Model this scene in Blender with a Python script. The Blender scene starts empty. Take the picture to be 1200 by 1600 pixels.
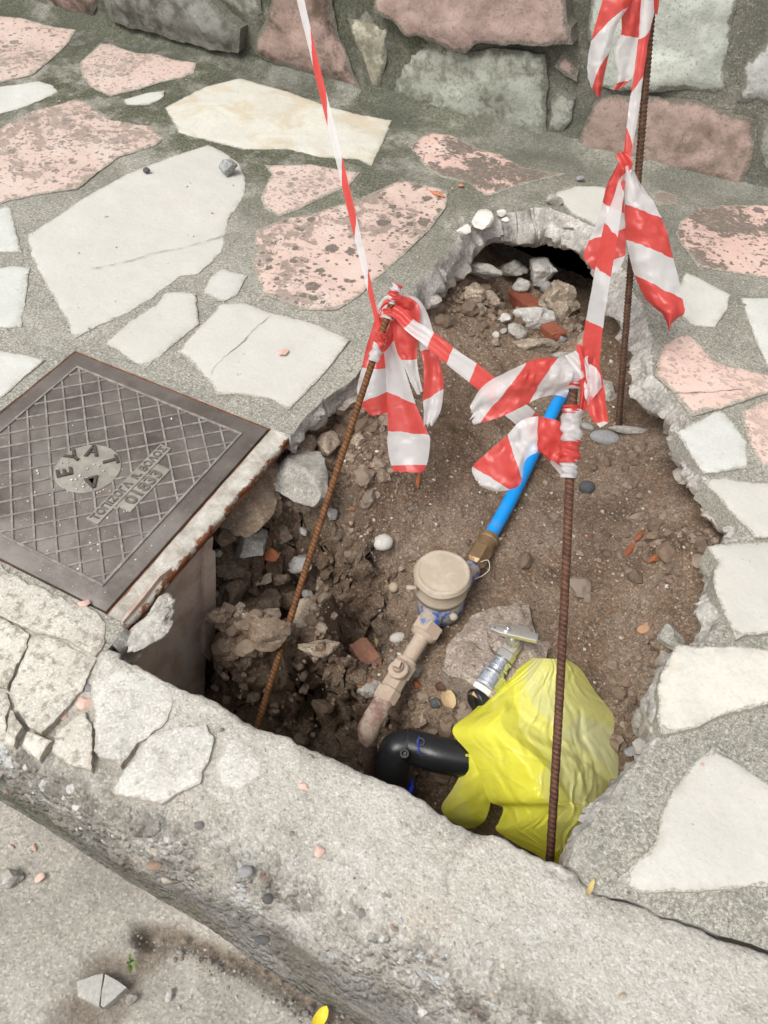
import bpy, bmesh, math, random
import numpy as np
from mathutils import Vector, Matrix
from mathutils.geometry import delaunay_2d_cdt

# ------------------------------------------------------------------ camera, sky, sun, exposure
SC = bpy.context.scene
COL = SC.collection
RT = np.array([0.88569536, 0.46370757, 0.02278201])
UP = np.array([-0.36745114, 0.67015984, 0.6448763])
FW = np.array([-0.28376643, 0.57953522, -0.76394734])
EYE = np.array([0.83566129, -0.61165341, 0.99172878])
FPX = 1300.0
cam = bpy.data.cameras.new('camera')
camo = bpy.data.objects.new('camera', cam)
COL.objects.link(camo)
camo.matrix_world = Matrix(((RT[0], UP[0], -FW[0], EYE[0]), (RT[1], UP[1], -FW[1], EYE[1]), (RT[2], UP[2], -FW[2], EYE[2]), (0, 0, 0, 1)))
cam.sensor_fit = 'VERTICAL'
cam.sensor_height = 36.0
cam.lens = FPX / 1600 * 36
cam.clip_start = 0.02
cam.clip_end = 200
cam.dof.use_dof = True
cam.dof.focus_distance = 1.4
cam.dof.aperture_fstop = 9.0
SC.camera = camo

SUN_EL, SUN_AZ = math.radians(58), math.radians(200)       # azimuth: direction towards the sun, clockwise from +Y
world = bpy.data.worlds.new('World')
SC.world = world
world.use_nodes = True
wn = world.node_tree
wn.nodes.clear()
sky = wn.nodes.new('ShaderNodeTexSky')
sky.sky_type = 'NISHITA'
sky.sun_disc = False
sky.sun_elevation = SUN_EL
sky.sun_rotation = SUN_AZ
sky.air_density = 1.0
sky.dust_density = 5.0
sky.ozone_density = 1.0
hsv = wn.nodes.new('ShaderNodeHueSaturation')              # overcast: the blue of the sky is mostly lost
hsv.inputs['Saturation'].default_value = 0.22
bg = wn.nodes.new('ShaderNodeBackground')
bg.inputs['Strength'].default_value = 0.13
wo = wn.nodes.new('ShaderNodeOutputWorld')
wn.links.new(sky.outputs[0], hsv.inputs['Color'])
wn.links.new(hsv.outputs[0], bg.inputs[0])
wn.links.new(bg.outputs[0], wo.inputs[0])
sl = bpy.data.lights.new('sun', 'SUN')
sl.energy = 1.45
sl.angle = math.radians(24)
sl.color = (1.0, 0.96, 0.9)
so = bpy.data.objects.new('sun', sl)
COL.objects.link(so)
sd = Vector((math.sin(SUN_AZ) * math.cos(SUN_EL), math.cos(SUN_AZ) * math.cos(SUN_EL), math.sin(SUN_EL)))
so.rotation_euler = sd.to_track_quat('Z', 'Y').to_euler()
so.location = (0, 0, 5)
SC.view_settings.view_transform = 'Standard'
SC.view_settings.look = 'None'
SC.view_settings.gamma = 1
SC.view_settings.use_curve_mapping = False
SC.view_settings.exposure = 0.37
SC.render.engine = 'CYCLES'
SC.cycles.max_bounces = 6
SC.cycles.transparent_max_bounces = 6

# ------------------------------------------------------------------ numbers
rnd = random.Random(5)

def ray(x, y):
    return FW + RT * ((x - 600) / FPX) - UP * ((y - 800) / FPX)

def P(x, y, z=0.0):                     # where the sight line of a traced point meets the level z
    d = ray(x, y)
    return EYE + d * ((z - EYE[2]) / d[2])

def PY(x, y, Y):                        # ... meets the plane of the wall
    d = ray(x, y)
    return EYE + d * ((Y - EYE[1]) / d[1])

def PX(x, y, X):
    d = ray(x, y)
    return EYE + d * ((X - EYE[0]) / d[0])

def D(x, y, r):                         # ... at the distance r
    d = ray(x, y)
    return EYE + d / np.linalg.norm(d) * r

def _h(ix, iy, iz, seed):
    n = (ix.astype(np.int64) * 374761393 + iy.astype(np.int64) * 668265263 + iz.astype(np.int64) * 2147483647 + seed * 974711) & 0xFFFFFFFF
    n = ((n ^ (n >> 13)) * 1274126177) & 0xFFFFFFFF
    n = ((n ^ (n >> 16)) * 2246822519) & 0xFFFFFFFF
    return ((n ^ (n >> 15)) & 0xFFFFFF) / float(0xFFFFFF)

def vnoise(p, seed=0):                  # value noise, -1..1
    p = np.atleast_2d(np.asarray(p, float))
    i = np.floor(p)
    f = p - i
    u = f * f * f * (f * (f * 6 - 15) + 10)
    i = i.astype(np.int64)
    r = 0
    for dx in (0, 1):
        for dy in (0, 1):
            for dz in (0, 1):
                w = (u[:, 0] if dx else 1 - u[:, 0]) * (u[:, 1] if dy else 1 - u[:, 1]) * (u[:, 2] if dz else 1 - u[:, 2])
                r = r + w * _h(i[:, 0] + dx, i[:, 1] + dy, i[:, 2] + dz, seed)
    return r * 2 - 1

def fbm(p, scale=1.0, octv=4, seed=0, gain=0.5):
    p = np.atleast_2d(np.asarray(p, float)) * scale
    r, a, t = 0, 1.0, 0.0
    for k in range(octv):
        r = r + a * vnoise(p + 17.3 * k, seed + k)
        t += a
        a *= gain
        p = p * 2.03
    return r / t

def v3(xy, z=0.0):
    xy = np.asarray(xy, float)
    return np.column_stack([xy, np.full(len(xy), z)])

def sstep(a, b, x):
    t = np.clip((x - a) / (b - a), 0, 1)
    return t * t * (3 - 2 * t)

def fractal(poly, amp, step, seed):     # ragged outline: edges cut to the step, pushed sideways by noise
    poly = np.asarray(poly, float)
    out = []
    n = len(poly)
    for k in range(n):
        a, b = poly[k], poly[(k + 1) % n]
        m = max(1, int(np.linalg.norm(b - a) / step))
        for j in range(m):
            out.append(a + (b - a) * j / m)
    out = np.array(out)
    nx = fbm(v3(out, 0.3), 1 / (step * 3.1), 3, seed, .65)
    ny = fbm(v3(out, 7.7), 1 / (step * 3.1), 3, seed + 50, .65)
    return out + amp * np.column_stack([nx, ny])

def inside(pts, poly):
    x, y = pts[:, 0], pts[:, 1]
    c = np.zeros(len(pts), bool)
    n = len(poly)
    for k in range(n):
        x0, y0 = poly[k]
        x1, y1 = poly[(k + 1) % n]
        if y0 == y1:
            continue
        m = ((y0 > y) != (y1 > y)) & (x < (x1 - x0) * (y - y0) / (y1 - y0) + x0)
        c ^= m
    return c

def nearest(pts, poly, closed=True):    # distance to an outline and the nearest point on it
    best = np.full(len(pts), 1e9)
    q = np.zeros((len(pts), 2))
    n = len(poly)
    for k in range(n if closed else n - 1):
        a = np.asarray(poly[k], float)
        d = np.asarray(poly[(k + 1) % n], float) - a
        t = np.clip(((pts - a) @ d) / max(d @ d, 1e-12), 0, 1)
        c = a + t[:, None] * d
        r = np.linalg.norm(pts - c, axis=1)
        m = r < best
        best[m] = r[m]
        q[m] = c[m]
    return best, q

def catmull(rows, sub):
    rows = np.asarray(rows, float)
    n = len(rows)
    out = []
    for k in range(n - 1):
        p0, p1, p2, p3 = rows[max(k - 1, 0)], rows[k], rows[k + 1], rows[min(k + 2, n - 1)]
        for j in range(sub):
            t = j / sub
            out.append(0.5 * ((2 * p1) + (p2 - p0) * t + (2 * p0 - 5 * p1 + 4 * p2 - p3) * t * t + (3 * p1 - p0 - 3 * p2 + p3) * t ** 3))
    out.append(rows[-1])
    return np.array(out)

# ------------------------------------------------------------------ objects
def make_mesh(name, v, f, mats, smooth=True, attrs=None, midx=None, sharp=None):
    v = np.asarray(v, np.float32)
    me = bpy.data.meshes.new(name)
    if isinstance(f, np.ndarray):
        nf, k = f.shape
        me.vertices.add(len(v))
        me.vertices.foreach_set('co', v.ravel())
        me.loops.add(nf * k)
        me.loops.foreach_set('vertex_index', f.astype(np.int32).ravel())
        me.polygons.add(nf)
        me.polygons.foreach_set('loop_start', np.arange(0, nf * k, k, dtype=np.int32))
        me.update(calc_edges=True)
        me.validate()
    else:
        me.from_pydata([tuple(map(float, p)) for p in v], [], f)
    for m in (mats if isinstance(mats, (list, tuple)) else [mats]):
        me.materials.append(m)
    if midx is not None:
        me.polygons.foreach_set('material_index', np.asarray(midx, np.int32))
    me.polygons.foreach_set('use_smooth', np.full(len(me.polygons), bool(smooth)))
    for k, a in (attrs or {}).items():
        a = np.asarray(a, np.float32)
        if a.ndim == 1:
            me.attributes.new(k, 'FLOAT', 'POINT').data.foreach_set('value', a)
        else:
            me.attributes.new(k, 'FLOAT_COLOR', 'POINT').data.foreach_set('color', np.column_stack([a, np.ones(len(a))]).astype(np.float32).ravel())
    if sharp:
        me.set_sharp_from_angle(angle=math.radians(sharp))
    me.update()
    return me

def wpos(o):
    l = Vector((0, 0, 0))
    while o is not None:
        l = l + o.location
        o = o.parent
    return l

def link(name, me, parent=None, loc=None):
    """vertices are given in world space; the object's origin goes to loc (nothing is rotated)"""
    o = bpy.data.objects.new(name, me)
    COL.objects.link(o)
    base = wpos(parent) if parent else Vector((0, 0, 0))
    w = Vector(loc) if loc is not None else base
    if w.length > 0 and me is not None:
        me.transform(Matrix.Translation(-w))
    o.parent = parent
    o.location = w - base
    return o

def obj(name, v, f, mats, parent=None, loc=None, smooth=True, attrs=None, midx=None, label=None, sharp=None):
    if loc == 'c':
        v = np.asarray(v, float)
        c = v.mean(0)
        loc = (c[0], c[1], v[:, 2].min())
    o = link(name, make_mesh(name, v, f, mats, smooth, attrs, midx, sharp), parent, loc)
    if label:
        o['label'] = label
    return o

def tag(o, label=None, cat=None, group=None, kind=None):
    for k, x in (('label', label), ('category', cat), ('group', group), ('kind', kind)):
        if x:
            o[k] = x
    return o

def empty(name, loc, label, cat, group=None):
    o = bpy.data.objects.new(name, None)
    COL.objects.link(o)
    o.location = Vector(tuple(float(c) for c in loc))
    o.empty_display_size = 0.02
    return tag(o, label, cat, group)

def join(parts):                        # parts: (verts, faces) -> one
    V, F, n = [], [], 0
    for v, f in parts:
        V.append(np.asarray(v, float))
        F += [tuple(int(i) + n for i in q) for q in f]
        n += len(v)
    return np.concatenate(V), F

def frame_of(d):
    d = np.asarray(d, float)
    d = d / np.linalg.norm(d)
    a = np.array([0, 0, 1.0]) if abs(d[2]) < 0.9 else np.array([1.0, 0, 0])
    s = np.cross(a, d)
    s /= np.linalg.norm(s)
    return s, np.cross(d, s), d

def lathe(origin, axis, prof, seg=28, rot=0.0):
    """prof: (along the axis, radius)"""
    s, t, d = frame_of(axis)
    V, F = [], []
    for h, r in prof:
        for k in range(seg):
            a = rot + 2 * math.pi * k / seg
            V.append(np.asarray(origin) + d * h + r * (s * math.cos(a) + t * math.sin(a)))
    n = len(prof)
    for i in range(n - 1):
        for k in range(seg):
            F.append((i * seg + k, i * seg + (k + 1) % seg, (i + 1) * seg + (k + 1) % seg, (i + 1) * seg + k))
    F.append(tuple(range(seg))[::-1])
    F.append(tuple(range((n - 1) * seg, n * seg)))
    return np.array(V), F

def tube(path, rad, seg=16, sub=8, caps=True):
    p = catmull(path, sub)
    r = np.interp(np.linspace(0, 1, len(p)), np.linspace(0, 1, len(np.atleast_1d(rad))), np.atleast_1d(rad)) if np.ndim(rad) else np.full(len(p), rad)
    t = np.gradient(p, axis=0)
    t /= np.linalg.norm(t, axis=1)[:, None]
    s, _, _ = frame_of(t[0])
    V, F = [], []
    for i in range(len(p)):
        s = s - t[i] * (s @ t[i])
        s /= np.linalg.norm(s)
        b = np.cross(t[i], s)
        for k in range(seg):
            a = 2 * math.pi * k / seg
            V.append(p[i] + r[i] * (s * math.cos(a) + b * math.sin(a)))
    for i in range(len(p) - 1):
        for k in range(seg):
            F.append((i * seg + k, i * seg + (k + 1) % seg, (i + 1) * seg + (k + 1) % seg, (i + 1) * seg + k))
    if caps:
        F.append(tuple(range(seg))[::-1])
        F.append(tuple(range((len(p) - 1) * seg, len(p) * seg)))
    return np.array(V), F

def box(c, sx, sy, sz, axes=None, bev=0.0):
    """bevelled box: axes rows are the box's own x, y, z"""
    A = np.eye(3) if axes is None else np.asarray(axes, float)
    bm = bmesh.new()
    bmesh.ops.create_cube(bm, size=1)
    for v in bm.verts:
        v.co = Vector((v.co.x * sx, v.co.y * sy, v.co.z * sz))
    if bev:
        bmesh.ops.bevel(bm, geom=bm.edges[:], offset=bev, segments=2, affect='EDGES', profile=.5)
    bm.verts.index_update()
    V = np.array([v.co[:] for v in bm.verts]) @ A + np.asarray(c, float)
    F = [tuple(v.index for v in f.verts) for f in bm.faces]
    bm.free()
    return V, F

_ico = {}
def ico(sub):
    if sub not in _ico:
        bm = bmesh.new()
        bmesh.ops.create_icosphere(bm, subdivisions=sub, radius=1)
        bm.verts.index_update()
        _ico[sub] = (np.array([v.co[:] for v in bm.verts]), np.array([[v.index for v in f.verts] for f in bm.faces]))
        bm.free()
    return _ico[sub]

def rock_shape(seed, sub=4, cuts=11, rough=0.08, rounded=False):
    r = random.Random(seed)
    v, f = ico(sub)
    v = v.copy()
    if not rounded:
        for _ in range(cuts):
            n = np.array([r.gauss(0, 1) for _ in range(3)])
            n /= np.linalg.norm(n)
            d = r.uniform(.5, .85)
            k = v @ n
            m = k > d
            v[m] -= (k[m] - d)[:, None] * n * .97
    q = v / np.linalg.norm(v, axis=1)[:, None]
    s = fbm(v + seed * 3.1, 1.6, 4, seed) * rough * 1.6 + fbm(v + seed * 1.7, 6, 3, seed + 9) * rough * .55
    v = v + q * s[:, None]
    return v / np.abs(v).max(0), f

def cells(p, size, seed):               # a number of its own for each chunk of a broken face
    i0 = np.floor(p / size).astype(np.int64)
    best = np.full(len(p), 1e9)
    val = np.zeros(len(p))
    for dx in (-1, 0, 1):
        for dy in (-1, 0, 1):
            for dz in (-1, 0, 1):
                j = i0 + [dx, dy, dz]
                h = [_h(j[:, 0], j[:, 1], j[:, 2], seed + k) for k in range(4)]
                c = (j + np.column_stack(h[:3])) * size
                d = np.linalg.norm(p - c, axis=1)
                m = d < best
                best[m] = d[m]
                val[m] = h[3][m]
    return val * 2 - 1

# ------------------------------------------------------------------ materials
class Mat:
    def __init__(self, name):
        self.m = bpy.data.materials.new(name)
        self.m.use_nodes = True
        self.t = self.m.node_tree
        self.t.nodes.clear()
        self.o = self.new('ShaderNodeOutputMaterial')
        self._c = None

    def new(self, t, **kw):
        n = self.t.nodes.new(t)
        for k, x in kw.items():
            setattr(n, k, x)
        return n

    def put(self, sock, x):
        if isinstance(x, bpy.types.NodeSocket):
            self.t.links.new(x, sock)
        elif x is not None:
            if sock.type in ('RGBA',) and len(x) == 3:
                x = (*x, 1)
            sock.default_value = x

    def co(self):                       # object space, shifted by a number of the object's own
        if self._c is None:
            tc = self.new('ShaderNodeTexCoord')
            oi = self.new('ShaderNodeObjectInfo')
            ma = self.new('ShaderNodeVectorMath', operation='MULTIPLY_ADD')
            self.t.links.new(oi.outputs['Random'], ma.inputs[0])
            ma.inputs[1].default_value = (7.3, 11.9, 5.1)
            self.t.links.new(tc.outputs['Object'], ma.inputs[2])
            self._c = ma.outputs[0]
        return self._c

    def stretch(self, s, rz=0.0):
        mp = self.new('ShaderNodeMapping')
        mp.inputs['Scale'].default_value = s
        mp.inputs['Rotation'].default_value = (0, 0, rz)
        self.t.links.new(self.co(), mp.inputs[0])
        return mp.outputs[0]

    def noise(self, scale, detail=4, rough=.55, dist=0.0, co=None, col=False):
        n = self.new('ShaderNodeTexNoise')
        self.put(n.inputs['Vector'], co or self.co())
        n.inputs['Scale'].default_value = scale
        n.inputs['Detail'].default_value = detail
        n.inputs['Roughness'].default_value = rough
        n.inputs['Distortion'].default_value = dist
        return n.outputs['Color' if col else 'Fac']

    def vor(self, scale, out='Color', feature='F1', co=None, rand=1.0):
        n = self.new('ShaderNodeTexVoronoi', feature=feature)
        self.put(n.inputs['Vector'], co or self.co())
        n.inputs['Scale'].default_value = scale
        n.inputs['Randomness'].default_value = rand
        return n.outputs[out]

    def ramp(self, fac, stops, interp='LINEAR'):
        n = self.new('ShaderNodeValToRGB')
        n.color_ramp.interpolation = interp
        e = n.color_ramp.elements
        while len(e) < len(stops):
            e.new(0.5)
        for k, (p, c) in enumerate(stops):
            e[k].position = p
            e[k].color = (c, c, c, 1) if not isinstance(c, (tuple, list)) else (*c[:3], 1)
        self.put(n.inputs[0], fac)
        return n.outputs[0]

    def mix(self, fac, a, b, mode='MIX'):
        n = self.new('ShaderNodeMix', data_type='RGBA', blend_type=mode)
        self.put(n.inputs[0], fac)
        self.put(n.inputs[6], a)
        self.put(n.inputs[7], b)
        return n.outputs[2]

    def math(self, op, a, b=None, clamp=False):
        n = self.new('ShaderNodeMath', operation=op, use_clamp=clamp)
        self.put(n.inputs[0], a)
        if b is not None:
            self.put(n.inputs[1], b)
        return n.outputs[0]

    def attr(self, name, out='Fac'):
        n = self.new('ShaderNodeAttribute', attribute_name=name)
        return n.outputs[out]

    def sep(self, col, k):
        n = self.new('ShaderNodeSeparateColor')
        self.put(n.inputs[0], col)
        return n.outputs[k]

    def pos(self, k):                   # place in the world: moss by the wall, wear along an edge
        g = self.new('ShaderNodeNewGeometry')
        n = self.new('ShaderNodeSeparateXYZ')
        self.t.links.new(g.outputs['Position'], n.inputs[0])
        return n.outputs[k]

    def rng(self, x, a, b, c=0.0, d=1.0):
        n = self.new('ShaderNodeMapRange', interpolation_type='SMOOTHSTEP')
        self.put(n.inputs[0], x)
        for k, q in enumerate((a, b, c, d)):
            n.inputs[k + 1].default_value = q
        return n.outputs[0]

    def bump(self, h, strength=.5, dist=.002, normal=None):
        n = self.new('ShaderNodeBump')
        n.inputs['Strength'].default_value = strength
        n.inputs['Distance'].default_value = dist
        self.put(n.inputs['Height'], h)
        if normal is not None:
            self.put(n.inputs['Normal'], normal)
        return n.outputs[0]

    def smear(self, c, width, amount, col, sc=38):     # mortar left on a stone along its outline
        w = self.math('ADD', self.attr('edge'), self.math('MULTIPLY', self.math('SUBTRACT', self.noise(sc, 6, .7), .5), width * 3.2))
        k = self.rng(w, width * .75, width * .25)
        g = self.noise(260, 3, .8)
        return self.mix(self.math('MULTIPLY', k, amount), c, self.mix(self.rng(g, .42, .62), tuple(x * .6 for x in col), tuple(min(1, x * 1.3) for x in col)))

    def done(self, color, rough=.85, normal=None, metal=0.0, spec=.3, **kw):
        b = self.new('ShaderNodeBsdfPrincipled')
        self.put(b.inputs['Base Color'], color)
        self.put(b.inputs['Roughness'], rough)
        self.put(b.inputs['Metallic'], metal)
        self.put(b.inputs['Specular IOR Level'], spec)
        for k, x in kw.items():
            self.put(b.inputs[k.replace('_', ' ')], x)
        if normal is not None:
            self.t.links.new(normal, b.inputs['Normal'])
        self.t.links.new(b.outputs[0], self.o.inputs[0])
        return self.m

def m_mortar(name, base, moss=1.0, bright=1.0):
    n = Mat(name)
    a = n.noise(9, 5)
    c = n.ramp(a, [(.3, tuple(x * .78 for x in base)), (.55, base), (.75, tuple(min(1, x * 1.2) for x in base))])
    g = n.sep(n.vor(640), 0)
    where = n.rng(n.noise(6, 4, .6), .36, .6, .16, .42)
    c = n.mix(where, c, n.ramp(g, [(0, .1), (.2, .28), (.7, .47), (.9, .66), (1, .9)]), 'OVERLAY')
    c = n.mix(n.math('MULTIPLY', n.rng(n.noise(230, 3, .8), .44, .57), .68), c, tuple(x * .38 for x in base))
    c = n.mix(n.math('MULTIPLY', n.rng(n.noise(190, 3, .8), .555, .64), .72), c, (.66, .64, .575))
    c = n.mix(n.math('MULTIPLY', n.rng(n.noise(120, 4, .75), .57, .64), .65), c, (.095, .092, .08))
    c = n.mix(n.math('MULTIPLY', n.rng(n.noise(30, 6, .7), .5, .68), .4), c, tuple(x * .6 for x in base))
    c = n.mix(n.math('MULTIPLY', n.rng(n.noise(17, 5, .65), .54, .68), .35), c, (.47, .455, .41))
    if moss:
        mk = n.math('MULTIPLY', n.rng(n.pos(1), .5, 1.05), n.rng(n.noise(7, 6, .75), .36, .54))
        mk = n.math('MULTIPLY', mk, n.rng(n.pos(0), .75, -.35, .3, 1.0))
        c = n.mix(n.math('MULTIPLY', mk, .85 * moss), c, n.mix(n.rng(n.noise(170, 4, .75), .4, .62), (.018, .025, .010), (.16, .165, .10)))
        dk = n.math('MULTIPLY', n.rng(n.pos(1), .9, 1.42), n.rng(n.noise(4, 5, .6), .3, .6))
        c = n.mix(n.math('MULTIPLY', dk, .55), c, (.09, .095, .08))
    h = n.math('ADD', n.math('MULTIPLY', n.noise(260, 4, .7), .8), n.math('MULTIPLY', g, .5))
    b = n.bump(h, .75, .0022)
    b = n.bump(n.noise(38, 5, .6), .5, .006, b)
    return n.done(c, .95, b, spec=.15)

def m_white(name='white_limestone', base=(.555, .55, .515), tan=0.25, pits=.5, tlo=.53):
    n = Mat(name)
    a = n.noise(5, 6, .6, .4)
    c = n.ramp(a, [(.25, tuple(x * .88 for x in base)), (.5, base), (.8, tuple(min(.85, x * 1.08) for x in base))])
    t = n.noise(7.3, 6, .65, .7)
    c = n.mix(n.math('MULTIPLY', n.rng(t, tlo, tlo + .15), tan), c, (.56, .47, .32))
    c = n.mix(n.math('MULTIPLY', n.rng(n.noise(22, 6, .7), .5, .75), .22), c, (.42, .41, .37))
    c = n.mix(n.math('MULTIPLY', n.rng(n.noise(13, 7, .72, .5), .45, .64), .38), c, (.50, .495, .46))
    c = n.mix(n.math('MULTIPLY', n.rng(n.noise(170, 4, .8), .42, .66), .4), c, (.47, .46, .42))
    c = n.mix(n.math('MULTIPLY', n.rng(n.noise(260, 3, .7), .64, .7), .35), c, (.25, .24, .22))
    pit = n.math('MULTIPLY', n.rng(n.noise(75, 4, .6, .3), .68, .73), n.rng(n.noise(9, 3), .45, .62))
    c = n.mix(n.math('MULTIPLY', pit, pits), c, (.16, .15, .13))
    ed = n.math('MULTIPLY', n.rng(n.attr('edge'), .016, .0), n.rng(n.noise(45, 5, .7), .42, .64))
    c = n.mix(n.math('MULTIPLY', ed, .6), c, (.36, .34, .27))
    rn = n.new('ShaderNodeObjectInfo').outputs['Random']
    c = n.mix(n.rng(rn, 0, 1, .0, .28), c, n.mix(n.noise(6, 5, .6), (.52, .50, .44), (.60, .57, .49)))
    c = n.smear(c, .005, .85, (.40, .385, .33), 30)
    h = n.math('SUBTRACT', n.noise(34, 8, .62), n.math('MULTIPLY', pit, .6))
    b = n.bump(h, .55, .004)
    b = n.bump(n.noise(240, 3, .6), .25, .001, b)
    return n.done(c, .72, b, spec=.3)

def m_pink(name='pink_limestone', base=(.655, .505, .445), pits=1.0, cover=.035, dark=0.0, k=1.0, rot=.5):
    n = Mat(name)
    a = n.noise(8, 6, .6, .6)
    c = n.ramp(a, [(.25, tuple(x * .9 for x in base)), (.5, base), (.72, (base[0] * 1.06, base[1] * 1.18, base[2] * 1.22))])
    c = n.mix(n.math('MULTIPLY', n.rng(n.noise(5, 4, .6, 1), .62, .78), .55), c, (.62, .27, .17))
    c = n.mix(n.math('MULTIPLY', n.noise(170, 3, .7), .18), c, (.42, .33, .29))
    mp = n.stretch((1, 1.35, 1), rot)
    p0 = n.noise(30 * k, 6, .64, .15, mp)
    p1 = n.noise(68 * k, 5, .62, .1, mp)
    where = n.rng(n.noise(6, 3, .5), .32, .64, -.01, .11 + cover)
    pit = n.math('MAXIMUM', n.rng(n.math('ADD', p0, where), .640, .70), n.rng(n.math('ADD', p1, where), .665, .72))
    pit = n.math('MAXIMUM', pit, n.math('MULTIPLY', n.rng(n.math('ADD', n.noise(150, 3, .7), n.math('MULTIPLY', where, .6)), .66, .72), .7))
    va = n.new('ShaderNodeVectorMath', operation='MULTIPLY_ADD')      # single lichen-dark pits, each with a ragged outline
    n.put(va.inputs[0], n.noise(95, 4, .65, col=True))
    va.inputs[1].default_value = (.017, .017, .017)
    n.t.links.new(n.co(), va.inputs[2])
    spots = None
    for sc_, th in ((62 * k, .46), (120 * k, .5), (30 * k, .72)):
        cr = n.vor(sc_, 'Color', co=va.outputs[0])
        dist = n.vor(sc_, 'Distance', co=va.outputs[0])
        gate = n.math('GREATER_THAN', n.math('ADD', n.sep(cr, 0), n.math('MULTIPLY', where, 1.6)), th + .12)
        rad = n.math('MULTIPLY', n.sep(cr, 1), .46)
        s_ = n.math('MULTIPLY', n.rng(n.math('SUBTRACT', rad, dist), -.03, .05), gate)
        spots = s_ if spots is None else n.math('MAXIMUM', spots, s_)
    pit = n.math('MULTIPLY', pit, n.rng(n.noise(100, 4, .75), .2, .55, .2, .6 + cover * 2))
    pit = n.math('MAXIMUM', pit, n.math('MULTIPLY', spots, n.rng(n.noise(130, 3, .7), .25, .5, .55, 1.0)))
    pc = n.mix(n.noise(140, 4, .7), (.04, .037, .03), (.15, .14, .115))
    c = n.mix(n.math('MULTIPLY', pit, .9 * pits), c, pc)
    sc = n.math('MULTIPLY', n.rng(n.noise(6, 6, .7, .3), .56, .72), .12 + cover * 2.4)
    c = n.mix(sc, c, n.mix(n.noise(120, 3), (.17, .165, .12), (.36, .34, .27)))
    if dark:
        dk = n.rng(n.noise(6, 7, .72, .4), .36, .68)
        c = n.mix(n.math('MULTIPLY', dk, dark), c, n.mix(n.noise(90, 4), (.05, .04, .03), (.16, .13, .10)))
    ed = n.math('MULTIPLY', n.rng(n.attr('edge'), .014, .0), n.rng(n.noise(55, 5, .7), .42, .6))
    c = n.mix(n.math('MULTIPLY', ed, .65), c, (.30, .27, .2))
    rn = n.new('ShaderNodeObjectInfo').outputs['Random']
    c = n.mix(n.rng(rn, 0, 1, .0, .35), c, n.mix(n.noise(7, 5, .6), (.56, .49, .42), (.50, .36, .31)))
    c = n.smear(c, .010, .85, (.36, .345, .29), 28)
    h = n.math('SUBTRACT', n.noise(26, 8, .65), n.math('MULTIPLY', pit, .55))
    b = n.bump(h, .7, .005)
    b = n.bump(n.noise(200, 4, .6), .25, .0012, b)
    return n.done(c, .85, b, spec=.2)

def m_wall_stone(name, base, speck, amount=.6, scale=30, brown=.3):
    n = Mat(name)
    a = n.noise(6, 7, .65, .5)
    c = n.ramp(a, [(.25, tuple(x * .7 for x in base)), (.5, base), (.78, tuple(min(.8, x * 1.22) for x in base))])
    c = n.mix(n.math('MULTIPLY', n.rng(n.noise(11, 7, .75, .6), .45, .7), .5), c, tuple(x * .55 for x in base))
    m = n.rng(n.math('ADD', n.math('MULTIPLY', n.noise(scale, 7, .72, .3), .7), n.math('MULTIPLY', n.noise(5, 4), .4)), .5, .66)
    c = n.mix(n.math('MULTIPLY', m, amount), c, n.mix(n.noise(100, 4, .7), tuple(x * .5 for x in speck), speck))
    m2 = n.rng(n.noise(4, 5, .7, .5), .5, .75)
    c = n.mix(n.math('MULTIPLY', m2, brown), c, (.13, .10, .065))
    w = n.rng(n.noise(19, 6, .75), .60, .72)
    c = n.mix(n.math('MULTIPLY', w, .3), c, (.6, .61, .56))
    c = n.mix(n.math('MULTIPLY', n.rng(n.noise(150, 3, .7), .56, .66), .45), c, (.09, .085, .07))
    c = n.smear(c, .016, .85, (.17, .165, .135), 26)
    h = n.noise(22, 9, .68)
    b = n.bump(h, .8, .007)
    b = n.bump(n.noise(160, 4, .65), .35, .002, b)
    return n.done(c, .9, b, spec=.18)

def m_broken(name, base=(.50, .485, .455), dirt=.5):
    n = Mat(name)
    a = n.noise(26, 7, .7, .3)
    c = n.ramp(a, [(.25, tuple(x * .55 for x in base)), (.5, base), (.72, tuple(min(.82, x * 1.35) for x in base))])
    c = n.mix(n.math('MULTIPLY', n.rng(n.noise(12, 5, .6), .5, .66), dirt), c, (.20, .155, .11))
    g = n.sep(n.vor(260), 0)
    c = n.mix(.35, c, n.ramp(g, [(0, .1), (.3, .35), (.8, .55), (1, .9)]), 'OVERLAY')
    c = n.mix(n.math('MULTIPLY', n.rng(n.noise(300, 3, .7), .62, .70), .5), c, (.08, .08, .08))
    dp = n.attr('deep')
    c = n.mix(n.math('MULTIPLY', n.rng(n.math('ADD', dp, n.math('MULTIPLY', n.math('SUBTRACT', n.noise(30, 5, .7), .5), .8)), .55, .95), .6), c, (.27, .215, .165))
    b = n.bump(n.noise(48, 8, .66), .55, .006)
    b = n.bump(g, .3, .0015, b)
    return n.done(c, .93, b, spec=.15)

def m_rock(name, base, var=.35, speck=.3, dirt=.4, scale=40, b_str=.7):
    n = Mat(name)
    a = n.noise(scale, 7, .65, .3)
    c = n.ramp(a, [(.25, tuple(x * (1 - var) for x in base)), (.55, base), (.8, tuple(min(.85, x * (1 + var)) for x in base))])
    g = n.sep(n.vor(330), 0)
    c = n.mix(speck, c, n.ramp(g, [(0, .08), (.3, .35), (.8, .5), (1, .9)]), 'OVERLAY')
    c = n.mix(n.math('MULTIPLY', n.rng(n.noise(25, 5, .65), .5, .68), dirt), c, (.165, .115, .08))
    b = n.bump(n.noise(90, 8, .7), b_str, .005)
    return n.done(c, .9, b, spec=.2)

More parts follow.
